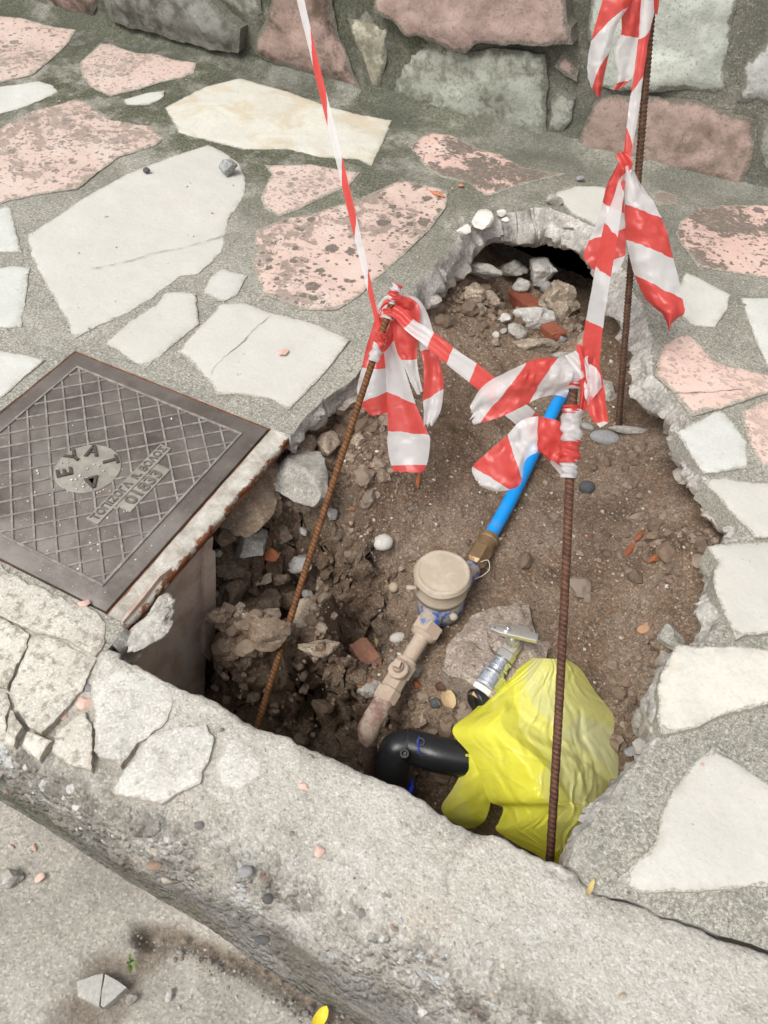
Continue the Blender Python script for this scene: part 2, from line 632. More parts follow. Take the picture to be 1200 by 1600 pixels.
def m_soil(name='soil_earth', k=1.0):
    n = Mat(name)
    a = n.noise(11, 7, .62, .3)
    c = n.ramp(a, [(.28, (.142 * k, .092 * k, .062 * k)), (.5, (.255 * k, .180 * k, .126 * k)), (.72, (.35 * k, .272 * k, .204 * k))])
    c = n.mix(n.math('MULTIPLY', n.rng(n.noise(6, 4), .48, .7), .35), c, (.33 * k, .275 * k, .22 * k))
    g = n.sep(n.vor(420), 0)
    c = n.mix(.55, c, n.ramp(g, [(0, .12), (.4, .4), (.8, .52), (.93, .8), (1, 1)]), 'OVERLAY')
    g2 = n.sep(n.vor(210), 1)
    c = n.mix(n.math('MULTIPLY', n.ramp(g2, [(.93, 0), (.97, 1)]), .55), c, (.42, .36, .28))
    h = n.math('ADD', n.noise(120, 7, .75), n.math('MULTIPLY', g, .35))
    b = n.bump(h, 1.0, .005)
    return n.done(c, .97, b, spec=.1)

def m_rust(name, dark=(.055, .028, .018), hot=(.27, .115, .045), sc=70, rib=False):
    n = Mat(name)
    a = n.noise(sc, 7, .7)
    c = n.ramp(a, [(.3, dark), (.5, tuple((x + y) / 2 for x, y in zip(dark, hot))), (.68, hot)])
    c = n.mix(n.math('MULTIPLY', n.rng(n.noise(300, 3), .55, .68), .4), c, (.36, .2, .1))
    if rib:
        c = n.mix(n.rng(n.attr('rib'), .15, .75, .5, 0), c, tuple(x * .5 for x in dark))
        c = n.mix(n.rng(n.attr('rib'), .5, .95, 0, .55), c, tuple(min(1, x * 1.5) for x in hot))
    b = n.bump(n.noise(400, 4, .6), .4, .001)
    return n.done(c, .75, b, metal=.15, spec=.3)

def m_tape():
    n = Mat('barrier_tape_film')
    s = n.math('ADD', n.attr('stripe'), n.math('MULTIPLY', n.math('SUBTRACT', n.noise(40, 2), .5), .12))
    fl = n.math('FLOORED_MODULO', s, 2.0)
    r = n.math('LESS_THAN', fl, 1.0)
    tone = n.noise(30, 5, .7)
    red = n.mix(tone, (.62, .05, .045), (.80, .125, .105))
    wht = n.mix(tone, (.74, .73, .73), (.88, .87, .87))
    c = n.mix(r, wht, red)
    nb = n.bump(n.noise(75, 4, .55, 1.2), .18, .003)
    b = n.new('ShaderNodeBsdfPrincipled')
    n.put(b.inputs['Base Color'], c)
    b.inputs['Roughness'].default_value = .32
    b.inputs['Specular IOR Level'].default_value = .55
    n.t.links.new(nb, b.inputs['Normal'])
    tr = n.new('ShaderNodeBsdfTranslucent')
    n.put(tr.inputs[0], c)
    tp = n.new('ShaderNodeBsdfTransparent')
    n.put(tp.inputs[0], n.mix(r, (.95, .95, .95), (.95, .45, .42)))
    m1 = n.new('ShaderNodeMixShader')
    m1.inputs[0].default_value = .38
    n.t.links.new(b.outputs[0], m1.inputs[1])
    n.t.links.new(tr.outputs[0], m1.inputs[2])
    m2 = n.new('ShaderNodeMixShader')
    n.put(m2.inputs[0], n.math('ADD', n.math('MULTIPLY', n.math('SUBTRACT', 1.0, r), .18), .06))
    n.t.links.new(m1.outputs[0], m2.inputs[1])
    n.t.links.new(tp.outputs[0], m2.inputs[2])
    n.t.links.new(m2.outputs[0], n.o.inputs[0])
    return n.m

def m_bag():
    n = Mat('thin_yellow_plastic')
    t = n.noise(14, 5, .6)
    c = n.mix(t, (.90, .85, .04), (.95, .92, .14))
    ly = n.attr('layer')
    c = n.mix(n.rng(ly, .2, .85), c, (.93, .93, .50))
    c = n.mix(n.math('MULTIPLY', n.rng(n.noise(45, 6, .75), .58, .70), .3), c, (.55, .47, .3))
    nb = n.bump(n.noise(40, 5, .5, 1.6), .35, .004)
    nb = n.bump(n.noise(90, 3, .5, .5), .25, .002, nb)
    b = n.new('ShaderNodeBsdfPrincipled')
    n.put(b.inputs['Base Color'], c)
    b.inputs['Roughness'].default_value = .2
    b.inputs['Specular IOR Level'].default_value = .5
    n.t.links.new(nb, b.inputs['Normal'])
    tr = n.new('ShaderNodeBsdfTranslucent')
    n.put(tr.inputs[0], c)
    tp = n.new('ShaderNodeBsdfTransparent')
    tp.inputs[0].default_value = (.97, .95, .35, 1)
    m1 = n.new('ShaderNodeMixShader')
    m1.inputs[0].default_value = .2
    n.t.links.new(b.outputs[0], m1.inputs[1])
    n.t.links.new(tr.outputs[0], m1.inputs[2])
    m2 = n.new('ShaderNodeMixShader')
    n.put(m2.inputs[0], n.rng(ly, .2, .85, .06, .24))
    n.t.links.new(m1.outputs[0], m2.inputs[1])
    n.t.links.new(tp.outputs[0], m2.inputs[2])
    n.t.links.new(m2.outputs[0], n.o.inputs[0])
    return n.m

def m_dirty(name, base, dirt=(.40, .33, .26), amount=.5, rough=.6, scale=45, metal=0.0, spec=.4, lo=.42, hi=.62):
    n = Mat(name)
    m = n.rng(n.noise(scale, 6, .65, .3), lo, hi)
    c = n.mix(n.math('MULTIPLY', m, amount), base, n.mix(n.noise(150, 4), tuple(x * .75 for x in dirt), dirt))
    c = n.mix(n.math('MULTIPLY', n.rng(n.noise(220, 3), .58, .68), .25), c, tuple(x * .45 for x in dirt))
    b = n.bump(n.noise(120, 5, .65), .25, .0015)
    r = n.math('ADD', n.math('MULTIPLY', m, .3 * (amount > 0)), rough, True)
    return n.done(c, r, b, metal=metal, spec=spec)

def m_kerb():
    n = Mat('worn_kerb_concrete')
    pr = n.attr('prof')                 # 0 at the inner edge, 1 at the foot
    a = n.noise(13, 7, .65, .3)
    c = n.ramp(a, [(.26, (.35, .33, .285)), (.5, (.525, .505, .445)), (.70, (.64, .625, .58))])
    c = n.mix(n.math('MULTIPLY', n.rng(n.noise(5, 5, .6), .48, .66), .5), c, (.53, .45, .36))
    c = n.mix(n.math('MULTIPLY', n.rng(n.noise(21, 6, .7), .54, .66), .5), c, (.72, .71, .69))
    sm = n.math('MULTIPLY', n.rng(pr, .36, .20), n.rng(n.noise(8, 6, .7, .4), .34, .52))
    c = n.mix(n.math('MULTIPLY', sm, .75), c, n.mix(n.noise(30, 5, .65), (.54, .505, .44), (.71, .69, .645)))
    wear = n.math('MULTIPLY', n.rng(pr, .24, .46), n.rng(n.noise(9, 5, .7), .33, .52))
    g = n.vor(115)
    gr = n.ramp(n.sep(g, 0), [(0, (.14, .135, .13)), (.15, (.21, .2, .185)), (.35, (.34, .32, .285)), (.62, (.44, .42, .38)), (.8, (.38, .31, .26)), (.9, (.58, .57, .55)), (1, (.7, .69, .67))])
    rim = n.vor(115, 'Distance')
    gr = n.mix(n.rng(rim, .35, .62), gr, (.40, .375, .335))
    c = n.mix(n.math('MULTIPLY', wear, .6), c, gr)
    bl = n.noise(24, 6, .7, .3)
    c = n.mix(n.math('MULTIPLY', n.math('MULTIPLY', wear, n.rng(bl, .50, .60)), .75), c, (.17, .155, .13))
    lw = n.math('MULTIPLY', n.rng(n.pos(0), .72, .34), n.rng(pr, .30, .44))
    c = n.mix(n.math('MULTIPLY', n.math('MULTIPLY', lw, n.rng(n.noise(33, 6, .75, .4), .40, .56)), .72), c, n.mix(n.noise(120, 4, .7), (.12, .115, .10), (.27, .255, .225)))
    c = n.mix(n.math('MULTIPLY', n.math('MULTIPLY', wear, n.rng(bl, .45, .37)), .75), c, (.66, .67, .665))
    c = n.mix(n.math('MULTIPLY', n.rng(n.noise(150, 4, .75), .55, .66), .5), c, (.24, .22, .185))
    c = n.mix(n.math('MULTIPLY', n.rng(n.noise(9, 6, .7, .5), .50, .66), .4), c, (.36, .325, .265))
    g3 = n.sep(n.vor(52), 2)
    c = n.mix(n.math('MULTIPLY', n.math('MULTIPLY', wear, n.rng(n.vor(52, 'Distance'), .34, .28)), n.ramp(g3, [(.78, 0), (.82, 1)])), c, n.ramp(g3, [(.8, (.12, .12, .125)), (.87, (.3, .23, .19)), (.93, (.42, .43, .44)), (1, (.66, .65, .62))]))
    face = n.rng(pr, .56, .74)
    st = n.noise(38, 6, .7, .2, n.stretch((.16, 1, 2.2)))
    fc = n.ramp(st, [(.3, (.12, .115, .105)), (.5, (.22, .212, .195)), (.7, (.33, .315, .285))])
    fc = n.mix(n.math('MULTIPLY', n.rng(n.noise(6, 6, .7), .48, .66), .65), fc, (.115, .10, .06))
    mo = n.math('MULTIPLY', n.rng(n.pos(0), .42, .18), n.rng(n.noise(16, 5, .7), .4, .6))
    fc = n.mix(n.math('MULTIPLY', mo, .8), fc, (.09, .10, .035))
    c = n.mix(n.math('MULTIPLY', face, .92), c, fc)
    fine = n.sep(n.vor(430), 0)
    c = n.mix(.4, c, n.ramp(fine, [(0, .12), (.25, .36), (.75, .52), (1, .85)]), 'OVERLAY')
    c = n.mix(n.math('MULTIPLY', n.rng(n.noise(55, 6, .75), .60, .70), .45), c, (.17, .16, .14))
    c = n.mix(n.math('MULTIPLY', n.attr('crack'), .9), c, (.05, .045, .04))
    h = n.math('ADD', n.noise(70, 8, .7), n.math('MULTIPLY', n.math('MULTIPLY', wear, n.rng(rim, .7, .2)), .6))
    b = n.bump(h, .95, .008)
    b = n.bump(fine, .35, .0015, b)
    return n.done(c, .93, b, spec=.15)

def m_road():
    n = Mat('dusty_road_concrete')
    a = n.noise(7, 7, .62, .3)
    c = n.ramp(a, [(.28, (.25, .235, .205)), (.5, (.375, .35, .305)), (.74, (.46, .435, .385))])
    br = n.attr('dirt')
    c = n.mix(br, c, n.mix(n.noise(60, 6, .7), (.105, .08, .055), (.27, .22, .17)))
    c = n.mix(n.math('MULTIPLY', n.rng(n.noise(15, 6, .7), .52, .68), .5), c, (.27, .25, .225))
    g = n.sep(n.vor(360), 0)
    c = n.mix(.4, c, n.ramp(g, [(0, .1), (.3, .36), (.8, .52), (1, .85)]), 'OVERLAY')
    c = n.mix(n.math('MULTIPLY', n.rng(n.noise(90, 5, .7), .62, .7), .5), c, (.13, .12, .11))
    b = n.bump(n.noise(60, 8, .7), .6, .005)
    b = n.bump(g, .3, .0014, b)
    return n.done(c, .95, b, spec=.12)

def m_iron():
    n = Mat('cast_iron_cover')
    a = n.noise(14, 6, .6, .4)
    c = n.ramp(a, [(.3, (.098, .080, .070)), (.5, (.150, .127, .113)), (.72, (.21, .183, .163))])
    dust = n.math('MULTIPLY', n.rng(n.noise(9, 5, .6), .40, .66), n.rng(n.pos(1), .12, -.2, .25, 1.0))
    c = n.mix(n.math('MULTIPLY', dust, .65), c, (.30, .28, .255))
    c = n.mix(n.math('MULTIPLY', n.rng(n.noise(110, 5, .75), .56, .66), .5), c, (.25, .235, .215))
    c = n.mix(n.math('MULTIPLY', n.rng(n.noise(26, 5, .7), .6, .72), .35), c, (.15, .075, .045))
    b = n.bump(n.noise(150, 6, .7), .45, .0018)
    return n.done(c, .58, b, metal=.25, spec=.4)

def m_color(name, rough=.9):            # colour carried by each pebble itself
    n = Mat(name)
    c = n.attr('Col', 'Color')
    c = n.mix(n.math('MULTIPLY', n.noise(170, 4, .7), .35), c, (.2, .16, .12))
    b = n.bump(n.noise(260, 4, .6), .4, .0015)
    return n.done(c, rough, b, spec=.2)

# ------------------------------------------------------------------ shared materials
MORTAR = m_mortar('sandy_grey_mortar', (.435, .42, .36))
WALLMORTAR = m_mortar('dark_wall_mortar', (.31, .30, .25), 1.0)
WHITE = m_white()
WHITE2 = m_white('cool_white_limestone', (.61, .625, .595), .1, .35)
CREAM = m_white('cream_stained_limestone', (.66, .645, .57), .85, .9, .45)
PINKHEAVY = m_pink('heavily_pitted_pink_limestone', (.65, .50, .435), 1.0, .065, 0, .85, 1.1)
PINKLIGHT = m_pink('lightly_pitted_pink_limestone', (.67, .52, .46), .9, .02, 0, 1.35, -.6)
PINKMID = m_pink('rough_pink_limestone', (.64, .485, .42), 1.0, .035, 0, .72, 2.0)
PINK = m_pink()
PINKCLEAN = m_pink('pale_pink_limestone', (.70, .515, .445), .4)
PINKWORN = m_pink('pink_limestone_under_cement', (.66, .46, .40), 1.0, .22)
BROKEN = m_broken('broken_mortar', (.47, .45, .415), .6)
SOIL = m_soil()
DARKSOIL = m_soil('damp_soil', .8)
KERBM = m_kerb()
ROADM = m_road()
IRON = m_iron()
CRACK = m_dirty('crack_dirt', (.16, .145, .125), amount=.3)
COLM = m_color('assorted_pebbles')

# ------------------------------------------------------------------ outline of the hole in the pavement
HOLE_PX = [(167, 1022), (240, 1052), (313, 1087), (383, 1127), (435, 1146), (500, 1173), (600, 1221), (675, 1256), (730, 1293), (790, 1311), (845, 1345), (884, 1352),
           (890, 1330), (925, 1280), (955, 1245), (985, 1208), (1012, 1180), (1036, 1154), (1031, 1130), (1031, 1082), (1048, 1032), (1066, 1012), (1118, 1004),
           (1134, 970), (1118, 915), (1128, 880), (1116, 862), (1150, 840), (1162, 806), (1130, 778), (1104, 750), (1080, 718), (1062, 682), (1070, 656), (1048, 618), (1026, 588), (1022, 560), (1018, 525), (1008, 492),
           (985, 440), (962, 395), (930, 355), (893, 338), (850, 322), (790, 332), (738, 352), (700, 392), (668, 430), (630, 476), (592, 535), (560, 590), (520, 617), (478, 650), (455, 690), (400, 750), (330, 838), (240, 935), (190, 985)]
hole = np.array([P(x, y)[:2] for x, y in HOLE_PX])
hole[:12, 1] = np.minimum(hole[:12, 1], -.262)          # the kerb closes the front
hole = fractal(hole, .010, .03, 4)
hole = fractal(hole, .006, .008, 3)
hole[:, 1] = np.where(hole[:, 1] < -.24, -.30, hole[:, 1])
CV = .213                                                # half width of the recess of the cover
rect = np.array([(-CV, -CV), (.33, -CV), (.33, CV - .01), (.25, CV), (-CV, CV)])

def axis_grid(lo, hi, h, far_lo, far_hi):
    a = list(np.arange(lo, hi + h / 2, h))
    s, x = h, lo
    left = []
    while x > far_lo:
        s *= 1.5
        x -= s
        left.append(x)
    s, x = h, a[-1]
    right = []
    while x < far_hi:
        s *= 1.5
        x += s
        right.append(x)
    return np.array(left[::-1] + a + right)

# ------------------------------------------------------------------ pavement: mortar bed with the broken hole
WALL_Y = 1.42
def mortar_z(p):
    z = .0028 * fbm(p, 9, 4, 21) + .0012 * fbm(p, 60, 3, 22)
    return z + .035 * sstep(WALL_Y - .07, WALL_Y + .02, p[:, 1]) ** 2       # mortar fillet along the wall
hx = .0072
gx = axis_grid(-1.75, 1.3, hx, -5, 5)
gy = np.arange(-.262, WALL_Y + .03, hx)
X, Y = np.meshgrid(gx, gy, indexing='ij')
nx, ny = X.shape
V2 = np.column_stack([X.ravel(), Y.ravel()])
inb = (V2[:, 0] > -.3) & (V2[:, 0] < 1.1) & (V2[:, 1] < 1.15)
idx = np.nonzero(inb)[0]
q = V2[idx]
dh, nh = nearest(q, hole)
dr, nr = nearest(q, rect)
ih, ir = inside(q, hole), inside(q, rect)
ins = ih | ir
use_r = (dr < dh)
d_ = np.where(use_r, dr, dh)
n_ = np.where(use_r[:, None], nr, nh)
ok = ~((use_r & inside(n_ + 1e-9, hole)) | (~use_r & inside(n_, rect)))
snap = (d_ < .56 * hx) & ok
q2 = q.copy()
q2[snap] = n_[snap]
V2[idx] = q2
insfull = np.zeros(len(V2), bool)
insfull[idx] = ins
snapfull = np.zeros(len(V2), bool)
snapfull[idx] = snap
I = np.arange(nx * ny).reshape(nx, ny)
F4 = np.stack([I[:-1, :-1], I[1:, :-1], I[1:, 1:], I[:-1, 1:]], -1).reshape(-1, 4)
bad = (insfull & ~snapfull)
cen = V2[F4].mean(1)
kill = bad[F4].any(1)
near_f = snapfull[F4].any(1) & ~kill
kk = np.nonzero(near_f)[0]
kill[kk] |= inside(cen[kk], hole) | inside(cen[kk], rect)
F4 = F4[~kill]
crk = np.array([P(x, y)[:2] for x, y in [(884, 1352), (902, 1360), (912, 1376), (935, 1396), (990, 1406), (1035, 1430), (1080, 1441), (1120, 1461), (1160, 1470), (1240, 1500)]])
crk = crk[np.argsort(crk[:, 0])]
def crack_y(x):
    y = np.interp(x, crk[:, 0], crk[:, 1])
    q_ = np.column_stack([x, 0 * x, 0 * x])
    return y + .0035 * fbm(q_, 70, 4, 55, .65)
rgt = V2[:, 0] > crk[0, 0] - .004
fall = 1 - sstep(-.262, -.16, V2[:, 1])
V2[rgt, 1] += ((crack_y(V2[rgt, 0]) + .262) * fall[rgt])
V3 = np.column_stack([V2, mortar_z(v3(V2))])
# lip: one wall strip along every open edge that faces the hole
ed = np.concatenate([F4[:, [0, 1]], F4[:, [1, 2]], F4[:, [2, 3]], F4[:, [3, 0]]])
key = np.sort(ed, 1)
u, inv, cnt = np.unique(key[:, 0] * 10000000 + key[:, 1], return_inverse=True, return_counts=True)
be = ed[cnt[inv] == 1]
mid = V2[be].mean(1)
bm_ = (mid[:, 0] > -.3) & (mid[:, 0] < 1.1) & (mid[:, 1] > -.25) & (mid[:, 1] < 1.15)
be = be[bm_]
bv = np.unique(be)
bp = V2[bv]
# outward direction (from the hole into the slab), smoothed over the neighbours
e = .02
def sdf(p):
    d1, _ = nearest(p, hole)
    d2, _ = nearest(p, rect)
    d1 = np.where(inside(p, hole), -d1, d1)
    d2 = np.where(inside(p, rect), -d2, d2)
    return np.minimum(d1, d2)
g = np.column_stack([sdf(bp + [e, 0]) - sdf(bp - [e, 0]), sdf(bp + [0, e]) - sdf(bp - [0, e])])
g /= np.maximum(np.linalg.norm(g, axis=1), 1e-6)[:, None]
back = sstep(.62, .85, bp[:, 1])
left = sstep(.40, .25, bp[:, 0]) * (1 - back)
rectv = ((np.abs(bp[:, 0]) < .252) & (np.abs(bp[:, 1]) < CV + .004)).astype(float)
thick = (.056 + .022 * back) * (1 + .35 * fbm(v3(bp), 9, 3, 36)) - .01 * rectv
big_n = fbm(v3(bp), 8, 4, 33, .65)
rightw = sstep(.60, .75, bp[:, 0]) * sstep(.0, .1, bp[:, 1]) * (1 - back)
inward = np.maximum(.002, (.008 + .017 * back - .003 * left + .011 * rightw) * (1 + 1.3 * big_n)) * (1 - rectv)
K = 8
rings = [V3[bv]]
for k in range(1, K + 1):
    t = k / K
    prof = min(1, t / .8) ** .8 - .5 * max(0, t - .8) / .2
    z = V3[bv, 2] - thick * t
    pp = np.column_stack([bp, z])
    nz = (fbm(pp, 24, 4, 31, .5) * .010 + cells(pp * [1, 1, 2.4], .06, 32) * .010 + cells(pp * [1, 1, 2], .03, 34) * .003) * min(1, t * 2.2) + fbm(pp, 90, 3, 35) * .002
    off = -(inward * prof + nz * (1 - .8 * rectv))
    z = z + fbm(pp, 40, 3, 37) * .008 * (1 if k < K else .5)
    rings.append(np.column_stack([bp + g * off[:, None], z]))
for out in (.03, .10, .26):
    pz = rings[K][:, 2] - .004
    rings.append(np.column_stack([bp + g * out, pz + fbm(v3(bp + g * out), 25, 3, 41) * .01]))
VV = np.concatenate([V3] + rings[1:])
mp_ = -np.ones(len(V3), int)
mp_[bv] = np.arange(len(bv))
base0 = len(V3)
wf = []
nb = len(bv)
for k in range(len(rings) - 1):
    for a, b in be:
        ia, ib = mp_[a], mp_[b]
        lo = (a, b) if k == 0 else (base0 + (k - 1) * nb + ia, base0 + (k - 1) * nb + ib)
        wf.append((lo[1], lo[0], base0 + k * nb + ia, base0 + k * nb + ib))
FF = np.concatenate([F4, np.array(wf)])
midx = np.concatenate([np.zeros(len(F4), int), np.ones(len(wf), int)])
deep = np.concatenate([np.zeros(len(V3))] + [np.full(nb, min(1, k / K)) for k in range(1, len(rings))])
pavement = obj('pavement', VV, FF, [MORTAR, BROKEN], midx=midx, attrs={'deep': deep}, sharp=42)
pavement['kind'] = 'structure'
pavement['label'] = 'crazy paving of pink and white stones in grey mortar'

# ------------------------------------------------------------------ stones
def slab_mesh(poly2, top, bottom, seed, mapf, step=.0055, amp=.0034, round_=.0022, relief=.0016, tilt=.002, res=.011):
    out = fractal(poly2, amp, step, seed)
    c = out.mean(0)
    lo, hi = out.min(0), out.max(0)
    n = max(2, int((hi[0] - lo[0]) / res)), max(2, int((hi[1] - lo[1]) / res))
    if n[0] * n[1] > 5000:
        s = math.sqrt(n[0] * n[1] / 5000)
        n = int(n[0] / s), int(n[1] / s)
    a, b = np.meshgrid(np.linspace(lo[0], hi[0], n[0] + 1), np.linspace(lo[1], hi[1], n[1] + 1), indexing='ij')
    r = np.random.RandomState(seed)
    g = np.column_stack([a.ravel(), b.ravel()]) + r.uniform(-.25, .25, (a.size, 2)) * ((hi - lo) / np.array(n))
    m = inside(g, out)
    g = g[m]
    if len(g):
        dd, _ = nearest(g, out)
        g = g[dd > res * .45]
    # a second outline just inside rounds the edge
    pts = np.concatenate([out, g])
    vv, ee, ff, _, _, _ = delaunay_2d_cdt([Vector(p) for p in pts], [], [list(range(len(out)))], 1, 1e-6)
    vv = np.array([v[:] for v in vv])
    dd, _ = nearest(vv, out)
    t = np.array([r.uniform(-1, 1), r.uniform(-1, 1)]) * tilt / max(1e-6, np.ptp(out))
    edge_drop = -round_ * (1 - sstep(0, round_ * 2.2, dd)) * .8
    h = top + (vv - c) @ t * 2 + relief * fbm(v3(vv, seed), 22, 4, seed) + relief * 1.2 * fbm(v3(vv, seed), 6, 2, seed + 3) + edge_drop
    faces = [tuple(f) for f in ff]
    # skirt
    cnt = {}
    for f in faces:
        for i in range(len(f)):
            k = (f[i], f[(i + 1) % len(f)])
            if (k[1], k[0]) in cnt:
                del cnt[(k[1], k[0])]
            else:
                cnt[k] = 1
    ring = sorted({i for k in cnt for i in k})
    m0 = len(vv)
    mp = {v: m0 + j for j, v in enumerate(ring)}
    nzz = fbm(v3(vv[ring], 3), 60, 3, seed + 7) * .002
    allv = np.concatenate([np.column_stack([vv, h]), np.column_stack([vv[ring] + (c - vv[ring]) * .01 + nzz[:, None], np.full(len(ring), bottom)])])
    for a_, b_ in cnt:
        faces.append((b_, a_, mp[a_], mp[b_]))
    edge = np.concatenate([dd, np.zeros(len(ring))])
    return mapf(allv), faces, edge

flat = lambda v: v
def px2(poly, z=.003):
    return np.array([P(x, y, z)[:2] for x, y in poly])

def stone(poly, mat, seed, h=.0035, bottom=-.018, label=None, name='paving_stone', world=False, **kw):
    poly = np.asarray(poly, float) if world else px2(poly)
    if sum((poly[i][0] - poly[i - 1][0]) * (poly[i][1] + poly[i - 1][1]) for i in range(len(poly))) > 0:
        poly = poly[::-1]
    v, f, edge = slab_mesh(poly, h, bottom, seed, flat, **kw)
    return obj(name, v, f, mat, pavement, 'c', attrs={'edge': edge}, label=label, sharp=38)

stone([(-90, 15), (0, 25), (33, 28), (77, 40), (118, 46), (108, 65), (80, 92), (50, 116), (0, 127), (-80, 110)], PINK, 1, label='pink stone with dark pits')
stone([(157, 67), (177, 70), (213, 83), (240, 83), (267, 92), (307, 97), (303, 113), (287, 120), (250, 128), (217, 140), (173, 150), (143, 137), (128, 117), (125, 97)], PINKLIGHT, 2, label='pink stone')
stone([(-60, 145), (0, 135), (60, 126), (83, 133), (90, 143), (67, 155), (33, 168), (0, 177), (-50, 180)], WHITE2, 3, label='white stone')
stone([(193, 155), (227, 145), (257, 141), (255, 152), (233, 163), (198, 163)], WHITE2, 4, label='small white sliver of stone')
stone([(-80, 230), (0, 200), (50, 172), (115, 155), (135, 158), (175, 185), (235, 195), (256, 216), (240, 228), (185, 245), (120, 295), (50, 305), (0, 318), (-70, 340)], PINKHEAVY, 5, label='pink stone with many dark pits')
stone([(257, 168), (320, 135), (375, 122), (450, 142), (510, 165), (597, 185), (612, 187), (598, 222), (580, 258), (560, 248), (500, 245), (450, 232), (380, 232), (320, 218), (280, 208), (268, 185)], CREAM, 6, label='long cream stone with tan stains')
big = stone([(42, 367), (130, 310), (200, 270), (280, 240), (325, 226), (348, 236), (375, 256), (384, 282), (382, 305), (357, 340), (350, 385), (333, 408), (310, 427), (280, 432), (240, 463), (200, 487), (143, 513), (115, 528), (100, 490), (72, 447), (50, 400)], WHITE, 7, label='largest white stone')
stone([(347, 418), (386, 430), (370, 460), (350, 470), (317, 457), (328, 433)], WHITE, 8, label='small white stone with grey pits')
stone([(165, 535), (205, 500), (245, 475), (258, 456), (305, 458), (310, 505), (258, 548), (226, 576)], WHITE, 9, label='white stone')
mid_ = stone([(277, 550), (320, 505), (345, 477), (380, 474), (425, 490), (500, 510), (547, 533), (500, 590), (450, 641), (425, 625), (380, 617), (340, 617), (325, 595), (297, 562)], WHITE, 10, h=.006, bottom=-.03, label='white stone at the edge of the hole')
stone([(412, 257), (483, 256), (527, 263), (563, 268), (547, 288), (503, 308), (467, 327), (437, 338), (413, 325), (407, 307), (425, 272)], PINKLIGHT, 11, label='pink stone')
stone([(400, 360), (443, 340), (487, 332), (543, 315), (583, 300), (627, 280), (700, 297), (697, 323), (670, 360), (620, 407), (583, 440), (560, 463), (527, 483), (473, 483), (413, 460), (393, 413)], PINKMID, 12, label='large pink stone with dark pits')
stone([(638, 227), (670, 207), (707, 210), (745, 230), (785, 240), (815, 260), (885, 270), (850, 278), (790, 295), (760, 305), (735, 285), (690, 275), (665, 260)], PINKWORN, 13, h=.002, label='worn pink stone half covered with cement')
stone([(866, 303), (900, 291), (945, 293), (965, 312), (955, 345), (930, 352), (893, 334)], WHITE, 14, h=.006, bottom=-.035, label='broken white stone on the rim')
stone([(1016, 306), (1030, 296), (1060, 305), (1056, 317), (1030, 321)], PINKWORN, 15, label='small pink stone')
stone([(1055, 367), (1063, 347), (1083, 327), (1127, 320), (1200, 318), (1270, 325), (1270, 440), (1200, 433), (1120, 422), (1090, 417)], PINKWORN, 16, label='pink stone with cement smears')
stone([(1072, 424), (1090, 432), (1142, 461), (1135, 485), (1117, 510), (1085, 509), (1068, 495), (1050, 462)], m_white('speckled_white_limestone', (.60, .60, .555), .1, 1.0), 17, label='white stone with grey specks')
stone([(1157, 464), (1200, 464), (1260, 466), (1260, 600), (1198, 572), (1184, 540)], WHITE2, 18, label='white stone')
stone([(1070, 519), (1085, 527), (1112, 560), (1137, 570), (1200, 587), (1245, 600), (1240, 622), (1200, 614), (1150, 632), (1080, 651), (1050, 612), (1022, 585), (1032, 542), (1047, 533)], PINKCLEAN, 19, h=.005, bottom=-.04, label='pale pink stone at the edge of the hole')
stone([(1054, 675), (1125, 643), (1138, 653), (1166, 692), (1168, 732), (1098, 741)], WHITE2, 20, h=.007, bottom=-.035, label='white stone with a broken edge')
stone([(1157, 640), (1200, 622), (1250, 618), (1250, 750), (1200, 728), (1185, 722), (1169, 687)], PINKCLEAN, 21, label='pale pink stone')
stone([(1094, 751), (1135, 747), (1168, 755), (1260, 762), (1260, 841), (1178, 840), (1154, 815), (1124, 780)], WHITE, 22, h=.007, bottom=-.04, label='white stone with a broken edge')
stone([(1104, 857), (1118, 854), (1200, 850), (1270, 850), (1270, 990), (1200, 992), (1165, 994), (1150, 1000), (1140, 980), (1125, 950), (1112, 905), (1120, 880)], WHITE, 23, h=.009, bottom=-.035, label='thick white stone with a chipped corner')
stone([(1057, 1014), (1100, 1015), (1200, 1017), (1270, 1020), (1270, 1082), (1200, 1103), (1162, 1112), (1125, 1122), (1085, 1140), (1032, 1152), (1025, 1130), (1024, 1080), (1040, 1035)], m_white('warm_white_limestone', (.65, .62, .55), .6, .5), 24, h=.012, bottom=-.035, label='white stone with brown stains')
stone([(965, 1375), (1025, 1315), (1035, 1265), (1080, 1195), (1110, 1170), (1140, 1185), (1200, 1225), (1290, 1280), (1290, 1390), (1200, 1385), (1100, 1392), (1000, 1395)], m_white('plain_white_limestone', (.60, .59, .55), .2, .25), 25, h=.005, label='large plain white stone')
stone([(-70, 318), (0, 325), (15, 320), (33, 393), (0, 393), (-70, 400)], WHITE2, 26, label='white stone')
stone([(-70, 425), (0, 418), (18, 413), (46, 417), (33, 510), (0, 512), (-70, 520)], WHITE2, 27, label='white stone')
stone([(-90, 545), (0, 547), (35, 552), (70, 562), (30, 595), (0, 622), (-60, 660)], WHITE2, 28, label='white stone')
